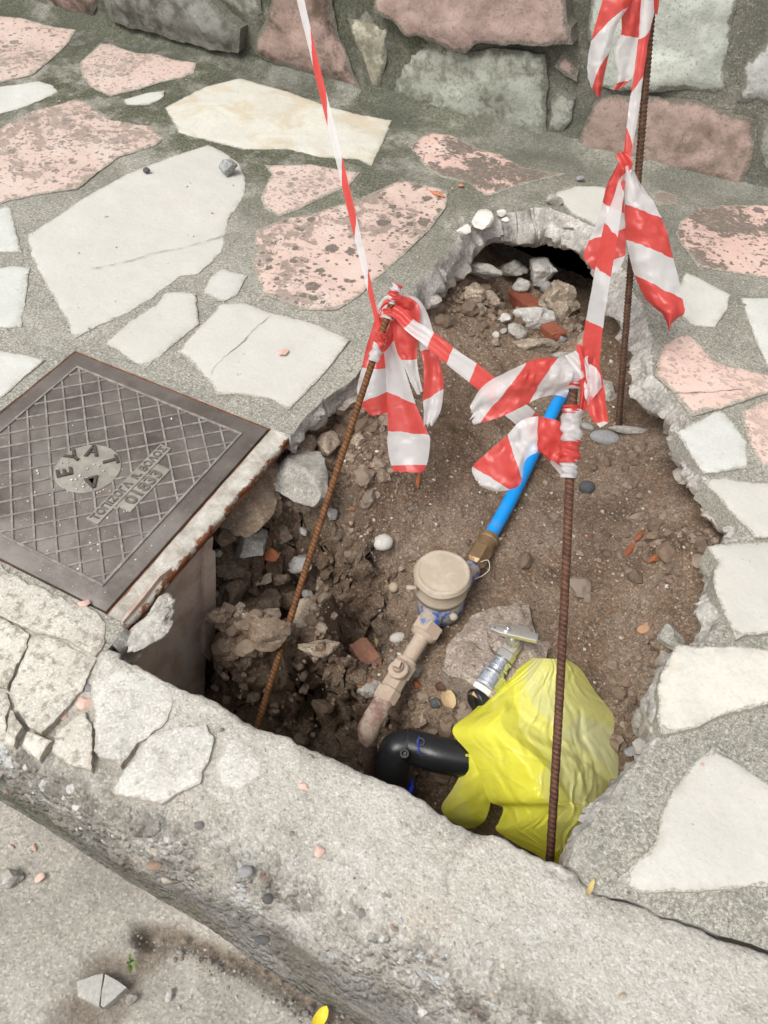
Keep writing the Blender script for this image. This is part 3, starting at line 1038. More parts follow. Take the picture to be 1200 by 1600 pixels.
# paving beyond the frame
r = random.Random(77)
done = []
for k in range(900):
    x, y = r.uniform(-3.2, 3.0), r.uniform(-.1, 1.34)
    s = r.uniform(.09, .2)
    pr_ = np.array([x, y, 0]) - EYE
    zc = pr_ @ FW
    if zc > 0 and -60 - s * 500 < 600 + FPX * (pr_ @ RT) / zc < 1260 + s * 800 and -150 < 800 - FPX * (pr_ @ UP) / zc < 1750:
        continue
    if any((x - a) ** 2 + (y - b) ** 2 < (s + c) ** 2 * .85 for a, b, c in done) or y + s > 1.4 or y - s < -.24:
        continue
    if abs(x) < .3 and abs(y) < .3:
        continue
    done.append((x, y, s))
    if len(done) > 34:
        break
    m = r.choice([5, 6, 6, 7])
    a0 = r.uniform(0, 6)
    pl = [(x + s * r.uniform(.75, 1.05) * math.cos(a0 + 6.283 * j / m), y + s * r.uniform(.7, 1.0) * math.sin(a0 + 6.283 * j / m)) for j in range(m)]
    stone(pl, r.choice([WHITE, WHITE2, PINK, PINK, CREAM]), 200 + k, world=True, res=.03, step=.02)

def sliver(pts, w, seed, parent, z=.0042, name='crack', mat=None):
    """a hairline crack: a thin ragged ribbon lying in the surface"""
    p = catmull([P(x, y, z) for x, y in pts], 10)
    t = np.gradient(p, axis=0)
    nrm = np.column_stack([-t[:, 1], t[:, 0], np.zeros(len(t))])
    nrm /= np.linalg.norm(nrm, axis=1)[:, None]
    wob = fbm(p, 90, 3, seed)[:, None] * nrm * .004
    ww = w * np.clip(.75 + fbm(p, 60, 3, seed + 1) * 1.6, .05, 1.6)[:, None]
    ww[0] = ww[-1] = 0.00005
    a, b = p + wob + nrm * ww, p + wob - nrm * ww
    n = len(p)
    return obj(name, np.concatenate([a, b]), [(i, i + 1, n + i + 1, n + i) for i in range(n - 1)], mat or CRACK, parent)

sliver([(352, 366), (320, 377), (280, 388), (240, 395), (210, 405), (170, 414), (140, 421)], .0008, 3, big, .0058)
sliver([(425, 492), (400, 512), (372, 540), (345, 562), (325, 590)], .0005, 4, mid_, .0078)
sliver([(1052, 613), (1090, 613), (1120, 611), (1160, 608)], .0008, 5, pavement, .0073)

# ------------------------------------------------------------------ the stone wall behind
wall = empty('stone_wall', (-.2, WALL_Y, 0), 'low rubble stone wall with dark mortar joints at the back of the pavement', 'wall')
wx = axis_grid(-1.9, 1.3, .012, -5, 5)
wz = np.arange(-.06, .92, .012)
A, B = np.meshgrid(wx, wz, indexing='ij')
pv = np.column_stack([A.ravel(), np.full(A.size, WALL_Y + .005), B.ravel()])
pv[:, 1] += -.008 * fbm(pv, 9, 4, 61) - .004 * fbm(pv, 45, 3, 62) - .03 * sstep(.06, -.03, pv[:, 2]) ** 2
I = np.arange(A.size).reshape(A.shape)
wfaces = np.stack([I[:-1, :-1], I[1:, :-1], I[1:, 1:], I[:-1, 1:]], -1).reshape(-1, 4)
obj('mortar', pv, wfaces, WALLMORTAR, wall)
tv, tf = box((0, WALL_Y + .17, .43), 11.5, .30, .98)
obj('core', tv, tf, WALLMORTAR, wall, smooth=False)

W_GREY = m_wall_stone('grey_rubble_stone', (.25, .25, .225), (.085, .085, .06), .75, 24, .45)
W_PINKD = m_wall_stone('sooty_pink_stone', (.36, .26, .225), (.075, .055, .04), .85, 14, .6)
W_PINK = m_wall_stone('weathered_pink_stone', (.44, .325, .29), (.25, .19, .16), .3, 40, .2)
W_PINK2 = m_wall_stone('brown_pink_stone', (.42, .31, .27), (.19, .15, .11), .55, 26, .35)
W_GREEN = m_wall_stone('lichen_green_stone', (.40, .42, .36), (.16, .155, .105), .7, 40, .35)
W_PALE = m_wall_stone('pale_green_stone', (.52, .55, .49), (.33, .35, .30), .35, 40, .1)
W_CREAM = m_wall_stone('cream_wall_stone', (.47, .45, .35), (.15, .13, .09), .6, 40, .35)
W_WHITE = m_wall_stone('whitish_wall_stone', (.52, .53, .5), (.3, .3, .26), .4, 30, .15)

wallmap = lambda v: np.column_stack([v[:, 0], WALL_Y - v[:, 2], v[:, 1]])
def wstone(poly, mat, seed, h=.02, label=None, world=False, **kw):
    if world:
        p2 = np.asarray(poly, float)
    else:
        p2 = np.array([PY(x, y, WALL_Y - h * .6)[[0, 2]] for x, y in poly])
    p2[:, 1] = np.maximum(p2[:, 1], -.03)
    if sum((p2[i][0] - p2[i - 1][0]) * (p2[i][1] + p2[i - 1][1]) for i in range(len(p2))) > 0:
        p2 = p2[::-1]
    kk = dict(step=.011, amp=.008, round_=.012, relief=.009, tilt=.008, res=.012)
    kk.update(kw)
    h = h if h > .035 else h * .42
    v, f, edge = slab_mesh(p2, h, -.02, seed, wallmap, **kk)
    return obj('wall_stone', v, f, mat, wall, attrs={'edge': edge}, label=label, sharp=38)
wstone([(150, -45), (158, 5), (170, 36), (233, 49), (277, 66), (330, 78), (372, 85), (377, 45), (335, 12), (300, -25), (250, -60)], W_GREY, 301, .05, 'long dark grey stone', round_=.03)
wstone([(60, -40), (66, 5), (95, 24), (138, 29), (148, 5), (143, -40)], W_PINKD, 302, .03, 'dark pinkish stone')
wstone([(318, -50), (345, 2), (382, 37), (405, 22), (408, -50)], W_GREEN, 303, .02, 'green stone')
wstone([(430, -60), (512, -60), (517, 35), (535, 90), (560, 143), (500, 125), (440, 107), (392, 86), (400, 55), (414, 25)], W_PINKD, 304, .03, 'pink stone with dark stains')
wstone([(536, 30), (558, 33), (567, 22), (603, 50), (600, 85), (589, 148), (579, 146), (562, 105), (549, 62)], W_CREAM, 305, .02, 'upright cream stone')
wstone([(582, -60), (587, 20), (613, 34), (633, 53), (663, 62), (727, 84), (741, 70), (765, 65), (830, 66), (900, 68), (888, 30), (884, -60)], W_PINK, 306, .042, 'large pink stone', round_=.014)
wstone([(601, 140), (630, 80), (670, 72), (725, 86), (785, 78), (852, 85), (852, 140), (850, 200), (852, 219), (750, 203), (650, 172), (603, 158)], W_GREEN, 307, .022, 'grey green stone with lichen specks')
wstone([(880, 83), (902, 115), (899, 131), (864, 108)], W_PINK, 308, .025, 'small pink stone')
wstone([(858, 160), (870, 142), (897, 155), (890, 185), (876, 212), (855, 205)], W_GREEN, 309, .02, 'small green stone')
wstone([(925, -60), (916, 50), (930, 142), (1000, 146), (1070, 142), (1110, 153), (1137, 147), (1132, 112), (1147, 20), (1150, -60)], W_PALE, 310, .024, 'large pale green stone')
wstone([(898, 236), (925, 163), (960, 154), (1025, 155), (1075, 160), (1125, 176), (1182, 196), (1170, 270), (1156, 298), (1075, 281), (1000, 266)], W_PINK2, 311, .028, 'long brown pink stone')
wstone([(1150, 160), (1165, 100), (1195, 70), (1260, 55), (1260, 175), (1190, 168)], W_WHITE, 312, .03, 'whitish stone')
wstone([(1188, 180), (1260, 180), (1265, 290), (1180, 275)], W_GREEN, 313, .018, 'green grey stone')
r = random.Random(9)
done = []
for k in range(2500):
    x, z, s = r.uniform(-3.4, 3.4), r.uniform(.0, .86), r.uniform(.06, .16)
    pr_ = np.array([x, WALL_Y, z]) - EYE
    zc = pr_ @ FW
    ux, uy = 600 + FPX * (pr_ @ RT) / zc, 800 - FPX * (pr_ @ UP) / zc
    if zc > 0 and -50 - s * 300 < ux < 1290 + s * 400 and uy > -62 - s * 480:
        continue
    if z + s * .7 > .9 or z - s * .6 < -.02 or any(abs(x - a) < (s + c) * .98 and abs(z - b) < (s + c) * .68 for a, b, c in done):
        continue
    done.append((x, z, s))
    if len(done) > 60:
        break
    m = r.choice([5, 6, 7])
    a0 = r.uniform(0, 6)
    pl = [(x + s * 1.0 * r.uniform(.85, 1.1) * math.cos(a0 + 6.283 * j / m), z + .66 * s * r.uniform(.85, 1.1) * math.sin(a0 + 6.283 * j / m)) for j in range(m)]
    wstone(pl, r.choice([W_GREY, W_PINK, W_PINK2, W_GREEN, W_PALE, W_CREAM]), 400 + k, r.uniform(.015, .035), world=True, res=.04, step=.03)

# ------------------------------------------------------------------ kerb
ks = np.array([(-.285, -.62, 0), (-.28, -.35, 0), (-.268, -.12, 0), (-.258, -.03, 0), (-.252, -.008, 0), (-.262, .0005, .03), (-.30, -.001, .12), (-.335, -.003, .22), (-.365, -.007, .32), (-.388, -.017, .42),
               (-.404, -.034, .5), (-.418, -.060, .58), (-.432, -.095, .68), (-.446, -.135, .8), (-.458, -.172, .92), (-.464, -.21, 1.0), (-.466, -.30, 1.0)])
prof = catmull(ks, 7)
kx = axis_grid(.0, 1.25, .0042, -5, 5)
innpx = [(0, 955), (167, 1018), (207, 1037), (240, 1052), (270, 1070), (313, 1087), (353, 1103), (383, 1127), (400, 1134), (435, 1145), (500, 1172), (550, 1197), (600, 1218), (630, 1235), (675, 1255), (700, 1275), (730, 1292), (790, 1310), (815, 1325), (850, 1345), (884, 1350)]
inn = np.array([P(x, y)[:2] for x, y in innpx])
inx = np.interp(kx, inn[:, 0], inn[:, 1])
n1 = len(prof)
A = np.repeat(np.arange(len(kx)), n1)
V = np.column_stack([kx[A], np.tile(prof[:, 0], len(kx)), np.tile(prof[:, 1], len(kx))])
pf = np.tile(prof[:, 2], len(kx))
wgt = np.clip(1 - pf / .3, 0, 1)
shift = np.where((kx > .27) & (kx < .9), inx + .252, 0.0)
gap = .0008 + .0018 * np.clip(fbm(np.column_stack([kx, 0 * kx, 0 * kx]), 22, 3, 57) + .25, 0, 1)
rg_ = kx > crk[0, 0] - .002
shift[rg_] = crack_y(kx[rg_]) - gap[rg_] + .252
V[:, 1] += shift[A] * wgt
V[:, 1] -= (.034 * sstep(.66, .40, kx))[A] * sstep(.16, .42, pf) * (1 - sstep(.5, .95, pf))
t = np.gradient(prof[:, :2], axis=0)
nn = np.column_stack([-t[:, 1], t[:, 0]])
nn /= np.linalg.norm(nn, axis=1)[:, None]
if nn[n1 // 2, 1] < 0:
    nn = -nn
nn = np.tile(nn, (len(kx), 1))
wear = sstep(.15, .45, pf) * (1 - sstep(.65, .9, pf))
dsp = .006 * fbm(V, 14, 4, 71) * (.4 + wear) + .006 * fbm(V, 55, 4, 72, .62) * (.25 + 1.1 * wear) + .008 * fbm(V * [1, .3, .3], 3.4, 3, 73) * sstep(.25, .5, pf)
V[:, 1] += nn[:, 0] * dsp + .006 * fbm(V, 45, 4, 75) * (pf < .03) * ((kx > .25) & (kx < .95))[A]
V[:, 2] += nn[:, 1] * dsp
V[:, 2] -= .0015 * ((kx < .62)[A] * sstep(.02, .06, pf) * sstep(.66, .55, V[:, 0]))       # plaster coat lost on the left
# the long crack between kerb and pavement, and small ones
crack = np.zeros(len(V))
for pts, w, dep in [([(700, 1400), (700, 1360), (712, 1335), (740, 1300)], .0012, .003), ([(858, 1362), (890, 1375), (912, 1377)], .001, .004)]:
    pl = catmull([P(x, y, -.002)[:2] for x, y in pts], 6)
    pl = pl + .0022 * np.column_stack([fbm(v3(pl), 70, 3, 5), fbm(v3(pl, 2), 70, 3, 6)])
    m = np.nonzero((V[:, 1] > -.42) & (V[:, 2] > -.05) & (pf > 0) & (V[:, 0] > .5))[0]
    dd, _ = nearest(V[m][:, :2], pl, closed=False)
    ww = w * (1 + .8 * fbm(V[m], 40, 2, 8))
    k_ = 1 - sstep(ww * .5, ww + .0022, dd)
    V[m, 2] -= dep * k_
    crack[m] = np.maximum(crack[m], k_ * min(1, dep * 90))
I = np.arange(len(V)).reshape(len(kx), n1)
kf = np.stack([I[:-1, :-1], I[1:, :-1], I[1:, 1:], I[:-1, 1:]], -1).reshape(-1, 4)
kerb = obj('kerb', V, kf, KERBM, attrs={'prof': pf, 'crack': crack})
kerb['kind'] = 'structure'
kerb['label'] = 'worn concrete kerb along the road'
kz = V[:, 2].reshape(len(kx), n1)

# plaster flakes lying on the kerb, left
def m_plaster(name, base, spots):
    n = Mat(name)
    c = n.ramp(n.noise(16, 7, .65, .3), [(.28, tuple(x * .8 for x in base)), (.52, base), (.75, tuple(min(.8, x * 1.15) for x in base))])
    c = n.mix(n.math('MULTIPLY', n.rng(n.noise(62, 5, .75), .50, .62), spots), c, (.27, .24, .185))
    c = n.mix(n.math('MULTIPLY', n.rng(n.noise(24, 6, .7), .56, .7), spots), c, (.36, .32, .25))
    g = n.sep(n.vor(420), 0)
    c = n.mix(.35, c, n.ramp(g, [(0, .1), (.25, .36), (.75, .52), (1, .85)]), 'OVERLAY')
    c = n.smear(c, .004, .5, (.40, .35, .28))
    b = n.bump(n.noise(60, 8, .7), .6, .004)
    return n.done(c, .94, b, spec=.15)
PLASTER = m_plaster('cracked_cement_plaster', (.60, .57, .505), .75)
PLASTER2 = m_plaster('grey_cement_flake', (.60, .585, .54), .35)
pieces = [
    ([(-60, 860), (0, 885), (60, 918), (110, 940), (150, 955), (167, 974), (165, 1005), (150, 1026), (127, 1014), (110, 1002), (87, 994), (47, 986), (0, 960), (-60, 930)], PLASTER),
    ([(-60, 935), (0, 965), (44, 990), (42, 1010), (34, 1023), (22, 1050), (11, 1076), (-40, 1060)], PLASTER),
    ([(48, 991), (87, 998), (110, 1007), (130, 1019), (150, 1031), (140, 1052), (127, 1077), (100, 1110), (64, 1146), (41, 1129), (18, 1092), (14, 1074), (26, 1048), (38, 1023)], PLASTER),
    ([(17, 1108), (37, 1133), (17, 1165), (4, 1158)], PLASTER),
    ([(-40, 1068), (9, 1082), (14, 1100), (2, 1155), (-40, 1130)], PLASTER),
    ([(43, 1143), (80, 1157), (60, 1183), (31, 1163)], PLASTER),
    ([(90, 1142), (130, 1110), (143, 1138), (143, 1175), (142, 1202), (107, 1192), (78, 1174)], PLASTER),
    ([(160, 1022), (200, 1036), (240, 1055), (269, 1077), (267, 1108), (252, 1135), (217, 1156), (188, 1195), (146, 1174), (147, 1113), (140, 1070)], PLASTER2),
    ([(234, 1148), (254, 1139), (320, 1132), (335, 1157), (318, 1200), (310, 1222), (273, 1239), (253, 1254), (174, 1239), (198, 1197)], PLASTER2),
    ([(345, 1150), (392, 1160), (413, 1195), (398, 1222), (372, 1236), (340, 1222), (335, 1190)], PLASTER2),
]
for k, (pl, m) in enumerate(pieces):
    loose = k in (7, 8)
    top = .003 if k < 9 else .001
    if k == 8:
        top = .0055
    v, f, edge = slab_mesh(px2(pl, top)[::-1], top, -.03, 500 + k, flat, step=.0045, amp=.0042, round_=.0012, relief=.0035, tilt=.003, res=.008)
    sh = v[:, 1] < -.40
    v[sh, 2] -= np.minimum(.03, ((-.40 - v[sh, 1]) * .3))
    obj('plaster_flake', v, f, m, kerb, 'c', attrs={'edge': edge}, sharp=35, label='loose grey flake of cement' if k == 8 else None)

# ------------------------------------------------------------------ road
RZ = -.172
rx = axis_grid(.0, 1.0, .0065, -6, 6)
ry = axis_grid(-.85, -.44, .0065, -6, -.44)
ry = ry[ry < -.43]
A, B = np.meshgrid(rx, ry, indexing='ij')
rv = np.column_stack([A.ravel(), B.ravel(), np.full(A.size, RZ)])
rv[:, 2] += .006 * fbm(rv, 6, 4, 81) + .002 * fbm(rv, 50, 4, 82, .6)
rp = rv[:, :2]
dirt = np.zeros(len(rv))
for (x, y), rad, dep in [((222, 1462), .017, .022), ((170, 1540), .055, .006), ((230, 1500), .03, .004), ((120, 1590), .04, .006)]:
    c = P(x, y, RZ)[:2]
    d = np.linalg.norm(rp - c, axis=1) + .012 * fbm(rv, 40, 3, 84)
    k_ = 1 - sstep(rad * .5, rad, d)
    rv[:, 2] -= dep * k_
    dirt = np.maximum(dirt, k_ * .75)
pl = catmull([P(x, y, RZ)[:2] for x, y in [(222, 1452), (300, 1468), (345, 1490), (390, 1508), (440, 1535), (480, 1563), (560, 1600), (640, 1650)]], 6)
pl_crack = pl
dd, _ = nearest(rp, pl, closed=False)
k_ = 1 - sstep(.002, .022, dd + .008 * fbm(rv, 60, 3, 85))
rv[:, 2] -= .012 * k_
dirt = np.maximum(dirt, k_ * .9)
I = np.arange(A.size).reshape(A.shape)
rf = np.stack([I[:-1, :-1], I[1:, :-1], I[1:, 1:], I[:-1, 1:]], -1).reshape(-1, 4)
road = obj('road', rv, rf, ROADM, attrs={'dirt': dirt})
road['kind'] = 'structure'
road['label'] = 'dusty grey road surface below the kerb'

# ------------------------------------------------------------------ soil of the pit
ctrl = [P(*c) for c in [
    (760, 385, -.24), (860, 380, -.27), (930, 430, -.27), (770, 440, -.17), (850, 440, -.19), (720, 440, -.10), (690, 470, -.095), (800, 500, -.16), (900, 480, -.2), (690, 540, -.10), (960, 600, -.17), (970, 650, -.17), (1005, 560, -.13), (985, 510, -.13),
    (700, 640, -.13), (620, 700, -.11), (800, 640, -.155), (900, 720, -.19), (1040, 740, -.11), (1000, 850, -.17), (1095, 850, -.075), (1075, 900, -.11), (700, 800, -.17), (800, 800, -.19), (560, 850, -.15), (600, 760, -.12),
    (560, 630, -.085), (505, 690, -.095), (455, 730, -.095), (480, 800, -.13), (400, 830, -.125), (350, 850, -.14), (370, 930, -.15), (350, 990, -.22), (430, 960, -.165), (520, 900, -.16), (520, 970, -.185), (560, 1000, -.2), (460, 975, -.185), (400, 965, -.2),
    (500, 1034, -.55), (560, 1078, -.54), (430, 1046, -.55), (350, 1070, -.46), (560, 1180, -.52), (600, 1240, -.48), (680, 1260, -.38), (440, 1170, -.52), (500, 1130, -.52),
    (650, 1090, -.25), (700, 1090, -.235), (640, 1140, -.29), (690, 1190, -.33), (690, 960, -.215), (800, 950, -.205), (900, 950, -.21), (980, 1000, -.2), (1035, 1000, -.14), (985, 1100, -.22), (1010, 1150, -.2), (850, 1150, -.26), (800, 1270, -.34), (920, 1250, -.28), (870, 1330, -.34)]]
ctrl += [np.array(c) for c in [(.28, -.10, -.40), (.28, -.2, -.46), (.30, .02, -.16), (.1, 0, -.12), (.15, .3, -.07), (.1, .5, -.08), (.2, .75, -.08), (.15, 1.1, -.08), (.36, 1.02, -.26), (.5, 1.12, -.31), (.45, 1.25, -.28), (.62, 1.06, -.29), (.75, 1.25, -.15), (.85, 1.0, -.1), (.95, .8, -.07), (1.1, .6, -.07), (1.2, .3, -.07), (1.2, 0, -.08), (1.1, -.2, -.2), (.5, -.33, -.46), (.8, -.33, -.42)]]
ctrl = np.array(ctrl)
def phi(r):
    return r
M_ = phi(np.linalg.norm(ctrl[:, None, :2] - ctrl[None, :, :2], axis=2)) + 2e-3 * np.eye(len(ctrl))
zm = ctrl[:, 2].mean()
wts = np.linalg.solve(M_, ctrl[:, 2] - zm)
sx = np.arange(0.02, 1.2, .0042)
sy = np.arange(-.34, 1.32, .0042)
A, B = np.meshgrid(sx, sy, indexing='ij')
sp = np.column_stack([A.ravel(), B.ravel()])
sz = np.full(len(sp), zm)
for c, w in zip(ctrl, wts):
    sz += w * phi(np.hypot(sp[:, 0] - c[0], sp[:, 1] - c[1]))
s3 = v3(sp)
lump = np.zeros(len(sp))
for (x, y, z), rad in [((470, 770, -.1), .16), ((400, 950, -.15), .13), ((760, 470, -.14), .16), ((850, 1000, -.2), .0)]:
    c = P(x, y, z)[:2]
    if rad:
        lump = np.maximum(lump, 1 - sstep(rad * .4, rad, np.linalg.norm(sp - c, axis=1)))
sz += .007 * fbm(s3, 16, 4, 91) + (.0060 + .006 * lump) * fbm(s3, 48, 4, 92, .65) + .003 * (np.abs(fbm(s3, 90, 3, 97)) - .2) + .016 * lump * np.abs(fbm(s3, 26, 3, 93)) + .0016 * fbm(s3, 170, 2, 94)
od = np.where(inside(sp, hole), 0, nearest(sp, hole)[0])
sz = np.minimum(sz, np.where(od > .004, -.045, -.01))
SOILZ = sz.reshape(A.shape)
sfx = sz.copy()
steep = fbm(s3, 30, 3, 95) * .012
hc_ = P(480, 1020, -.22)[:2]
over = (1 - sstep(.10, .21, np.abs(sp[:, 0] - hc_[0]))) * (1 - sstep(.05, .16, np.abs(sp[:, 1] - hc_[1] - .02)))
fwd = .05 * over * sstep(-.42, -.225, sz + .03 * fbm(s3, 30, 3, 96))          # the earth hangs over the hollow
slope = np.clip(np.hypot(*np.gradient(SOILZ, sx[1] - sx[0])).ravel() - .6, 0, 2) / 2
rag = np.column_stack([fbm(np.column_stack([sp, sz]) + o_, 42, 4, 98, .6) for o_ in (0, 31)]) * (.006 + .022 * slope)[:, None]
sv = np.column_stack([sp[:, 0] + steep * .4 + rag[:, 0], sp[:, 1] + np.roll(steep, 7) * .4 - fwd + rag[:, 1], sz])
Zg = np.full(SOILZ.shape, -9.0)
np.maximum.at(Zg, (np.clip(np.round((sv[:, 0] - sx[0]) / (sx[1] - sx[0])).astype(int), 0, len(sx) - 1), np.clip(np.round((sv[:, 1] - sy[0]) / (sy[1] - sy[0])).astype(int), 0, len(sy) - 1)), sz)
for _ in range(12):
    nbm = np.max([np.roll(Zg, s_, a_) for s_ in (1, -1) for a_ in (0, 1)], axis=0)
    Zg = np.where(Zg < -5, nbm, Zg)
SOILZ = Zg
I = np.arange(A.size).reshape(A.shape)
sf = np.stack([I[:-1, :-1], I[1:, :-1], I[1:, 1:], I[:-1, 1:]], -1).reshape(-1, 4)
soil = obj('soil_ground', sv, sf, SOIL)
soil['kind'] = 'structure'
soil['label'] = 'brown earth dug out under the pavement'

def soil_z(x, y):
    i = (x - sx[0]) / (sx[1] - sx[0])
    j = (y - sy[0]) / (sy[1] - sy[0])
    i = min(max(i, 0), len(sx) - 1.001)
    j = min(max(j, 0), len(sy) - 1.001)
    a, b = int(i), int(j)
    u, w = i - a, j - b
    return (SOILZ[a, b] * (1 - u) + SOILZ[a + 1, b] * u) * (1 - w) + (SOILZ[a, b + 1] * (1 - u) + SOILZ[a + 1, b + 1] * u) * w

def on_soil(px, py):                    # first meeting of the sight line with the earth
    d = ray(px, py)
    lo = None
    for t in np.arange(.9, 2.6, .004):
        p = EYE + d * t
        if p[2] < soil_z(p[0], p[1]):
            return p
    return P(px, py, -.2)

# ------------------------------------------------------------------ manhole cover, its frame and the meter box
RIBM = m_dirty('dusty_iron_ribs', (.20, .175, .16), (.42, .385, .34), .6, .8, 60)
BOSSM = m_dirty('dusty_iron_boss', (.25, .23, .20), (.42, .395, .34), .6, .85, 40)
LETM = m_dirty('iron_letters', (.085, .062, .056), (.2, .17, .15), .3, .6, 90, .2)
LETM2 = m_dirty('worn_iron_letters', (.13, .105, .095), (.27, .24, .21), .6, .7, 110, .1)
cover = empty('manhole_cover', (0, 0, 0), 'square rusty brown cast iron cover with a diamond grid and a lettered round boss', 'manhole cover')
HS = .209
cv, cf = box((0, 0, -.0095), HS * 2, HS * 2, .019, bev=.0018)
obj('plate', cv, cf, IRON, cover, sharp=35)
inn_ = HS * .845
parts = []
for (a, b) in [((-1, -1), (1, -1)), ((1, -1), (1, 1)), ((1, 1), (-1, 1)), ((-1, 1), (-1, -1))]:
    c = np.array([(a[0] + b[0]) / 2, (a[1] + b[1]) / 2]) * inn_
    L = 2 * inn_ + .004
    if a[0] == b[0]:
        parts.append(box((c[0], c[1], .0008), .0042, L - .009, .0046, bev=.0008))
    else:
        parts.append(box((c[0], c[1], .0008), L, .0042, .0046, bev=.0008))
v, f = join(parts)
obj('border_rib', v, f, RIBM, cover, sharp=35)
BC, BR = np.array([.006, -.008]), .053
RA = math.radians(45)
def clip_spans(p, d, lim):
    """stretches of the line inside the square and outside the boss and the text strips"""
    ts = np.arange(-.4, .4, .001)
    q = p + ts[:, None] * d
    ok = (np.abs(q[:, 0]) < lim) & (np.abs(q[:, 1]) < lim) & (np.linalg.norm(q - BC, axis=1) > BR)
    ok &= ~((q[:, 0] > .0735) & (q[:, 0] < .0975) & (np.abs(q[:, 1]) < .093))
    ok &= ~((q[:, 0] > .0975) & (q[:, 0] < .125) & (np.abs(q[:, 1] - .002) < .052))
    out, s = [], None
    for k, o in enumerate(ok):
        if o and s is None:
            s = ts[k]
        if s is not None and (not o or k == len(ok) - 1):
            if ts[k] - s > .003:
                out.append((s, ts[k]))
            s = None
    return out
sp_ = inn_ * 2 / 8.1 / math.sqrt(2)
nrib = 0
for s_ in (1, -1):
    d = np.array([math.cos(RA), s_ * math.sin(RA)])
    nrm = np.array([-d[1], d[0]])
    for k in range(-9, 10):
        p = nrm * (k + (.5 if s_ > 0 else .1)) * sp_
        for a, b in clip_spans(p, d, inn_ - .002):
            m = p + d * (a + b) / 2
            v, f = box((m[0], m[1], .0004), b - a, .0034, .0034, np.array([[d[0], d[1], 0], [nrm[0], nrm[1], 0], [0, 0, 1]]), .0006)
            obj('rib', v + [0, 0, .0001 * (s_ > 0)], f, RIBM, cover, sharp=35)
v, f = lathe((BC[0], BC[1], -.001), (0, 0, 1), [(0, BR), (.0022, BR), (.0032, BR - .0012), (.0034, BR - .004), (.0034, .0005)], 48)
obj('boss', v, f, BOSSM, cover, sharp=35)
v, f = box((.0855, 0, .0004), .0225, .184, .004, bev=.0008)
obj('name_strip', v, f, BOSSM, cover, sharp=35)
v, f = box((.111, .002, .0004), .0265, .102, .004, bev=.0008)
obj('number_strip', v, f, BOSSM, cover, sharp=35)

def text(name, s, size, pos, up, mat, parent, depth=.0022, bold=.0, squeeze=1.0):
    cu = bpy.data.curves.new(name, 'FONT')
    cu.body = s
    cu.size = size
    cu.extrude = depth / 2
    cu.offset = bold
    cu.align_x = 'CENTER'
    cu.align_y = 'CENTER'
    cu.resolution_u = 3
    o = bpy.data.objects.new(name + '_curve', cu)
    COL.objects.link(o)
    me = bpy.data.meshes.new_from_object(o.evaluated_get(bpy.context.evaluated_depsgraph_get()))
    bpy.data.objects.remove(o)
    u = Vector((up[0], up[1], 0)).normalized()
    rt = Vector((u.y, -u.x, 0)) * squeeze
    me.transform(Matrix(((rt.x, u.x, 0, pos[0]), (rt.y, u.y, 0, pos[1]), (0, 0, 1, pos[2]), (0, 0, 0, 1))))
    me.name = name
    me.materials.clear()
    me.materials.append(mat)
    return link(name, me, parent)
for ch, a in (('Δ', 322), ('Ε', 228), ('Υ', 168), ('Α', 118), ('Τ', 52)):
    a = math.radians(a)
    u = (math.cos(a), math.sin(a))
    text('letter', ch, .031, (BC[0] + .0345 * u[0], BC[1] + .0345 * u[1], .0035), u, LETM, cover, .004, .0009)
text('lettering', 'ΤΟΠΙΖΟΓΛ  R. ΒΟΛΟΣ', .0185, (.0857, 0, .0026), (-1, 0), LETM2, cover, .003, .0004, .93)
text('number', '01833', .029, (.1112, .002, .0026), (-1, 0), LETM2, cover, .003, .0007, 1.08)
# grit and chips of stone lying on the cover
CHIPC = [(.62, .60, .55), (.66, .50, .43), (.55, .52, .46), (.7, .69, .66)]
def grit(name, pts, sizes, cols, mat=None, parent=None, sub=1, seed=1, flat=.6, kind='stuff', label=None, cat=None, sink=.2):
    r = np.random.RandomState(seed)
    v0, f0 = ico(sub)
    V, F, C, n = [], [], [], 0
    for p, s, c in zip(pts, sizes, cols):
        k = v0 * (1 + r.uniform(-.28, .28, (len(v0), 1))) * [1, r.uniform(.55, 1), flat * r.uniform(.7, 1.2)]
        a = r.uniform(0, 6.28)
        ca, sa = math.cos(a), math.sin(a)
        k = np.column_stack([k[:, 0] * ca - k[:, 1] * sa, k[:, 0] * sa + k[:, 1] * ca, k[:, 2]])
        V.append(np.asarray(p) + k * s + [0, 0, s * flat * (1 - 2 * sink) * .6])
        F.append(f0 + n)
        C.append(np.tile(np.asarray(c) * r.uniform(.85, 1.1), (len(v0), 1)))
        n += len(v0)
    o = obj(name, np.concatenate(V), np.concatenate(F), mat or COLM, parent, attrs={'Col': np.concatenate(C)}, smooth=False)
    if kind:
        o['kind'] = kind
    return tag(o, label, cat)
r = np.random.RandomState(4)
pts, sz_, cl = [], [], []
for k in range(330):
    if k < 40:
        x, y, s = BC[0] + r.normal(0, .03), BC[1] - .03 + r.normal(0, .02), r.uniform(.0008, .0028)
    else:
        x, y, s = r.uniform(-.19, .2), -.2 + abs(r.normal(0, .13)), r.choice([.0006, .0009, .0013, .0022], p=[.45, .35, .15, .05])
    if abs(x) < .2 and abs(y) < .2:
        pts.append((x, y, .0005 + (.003 if math.hypot(x - BC[0], y - BC[1]) < BR else 0)))
        sz_.append(s)
        cl.append(CHIPC[r.randint(4)])
grit('grit_on_cover', pts, sz_, cl, seed=3, flat=.5, label='white grit scattered over the iron cover', cat='grit')

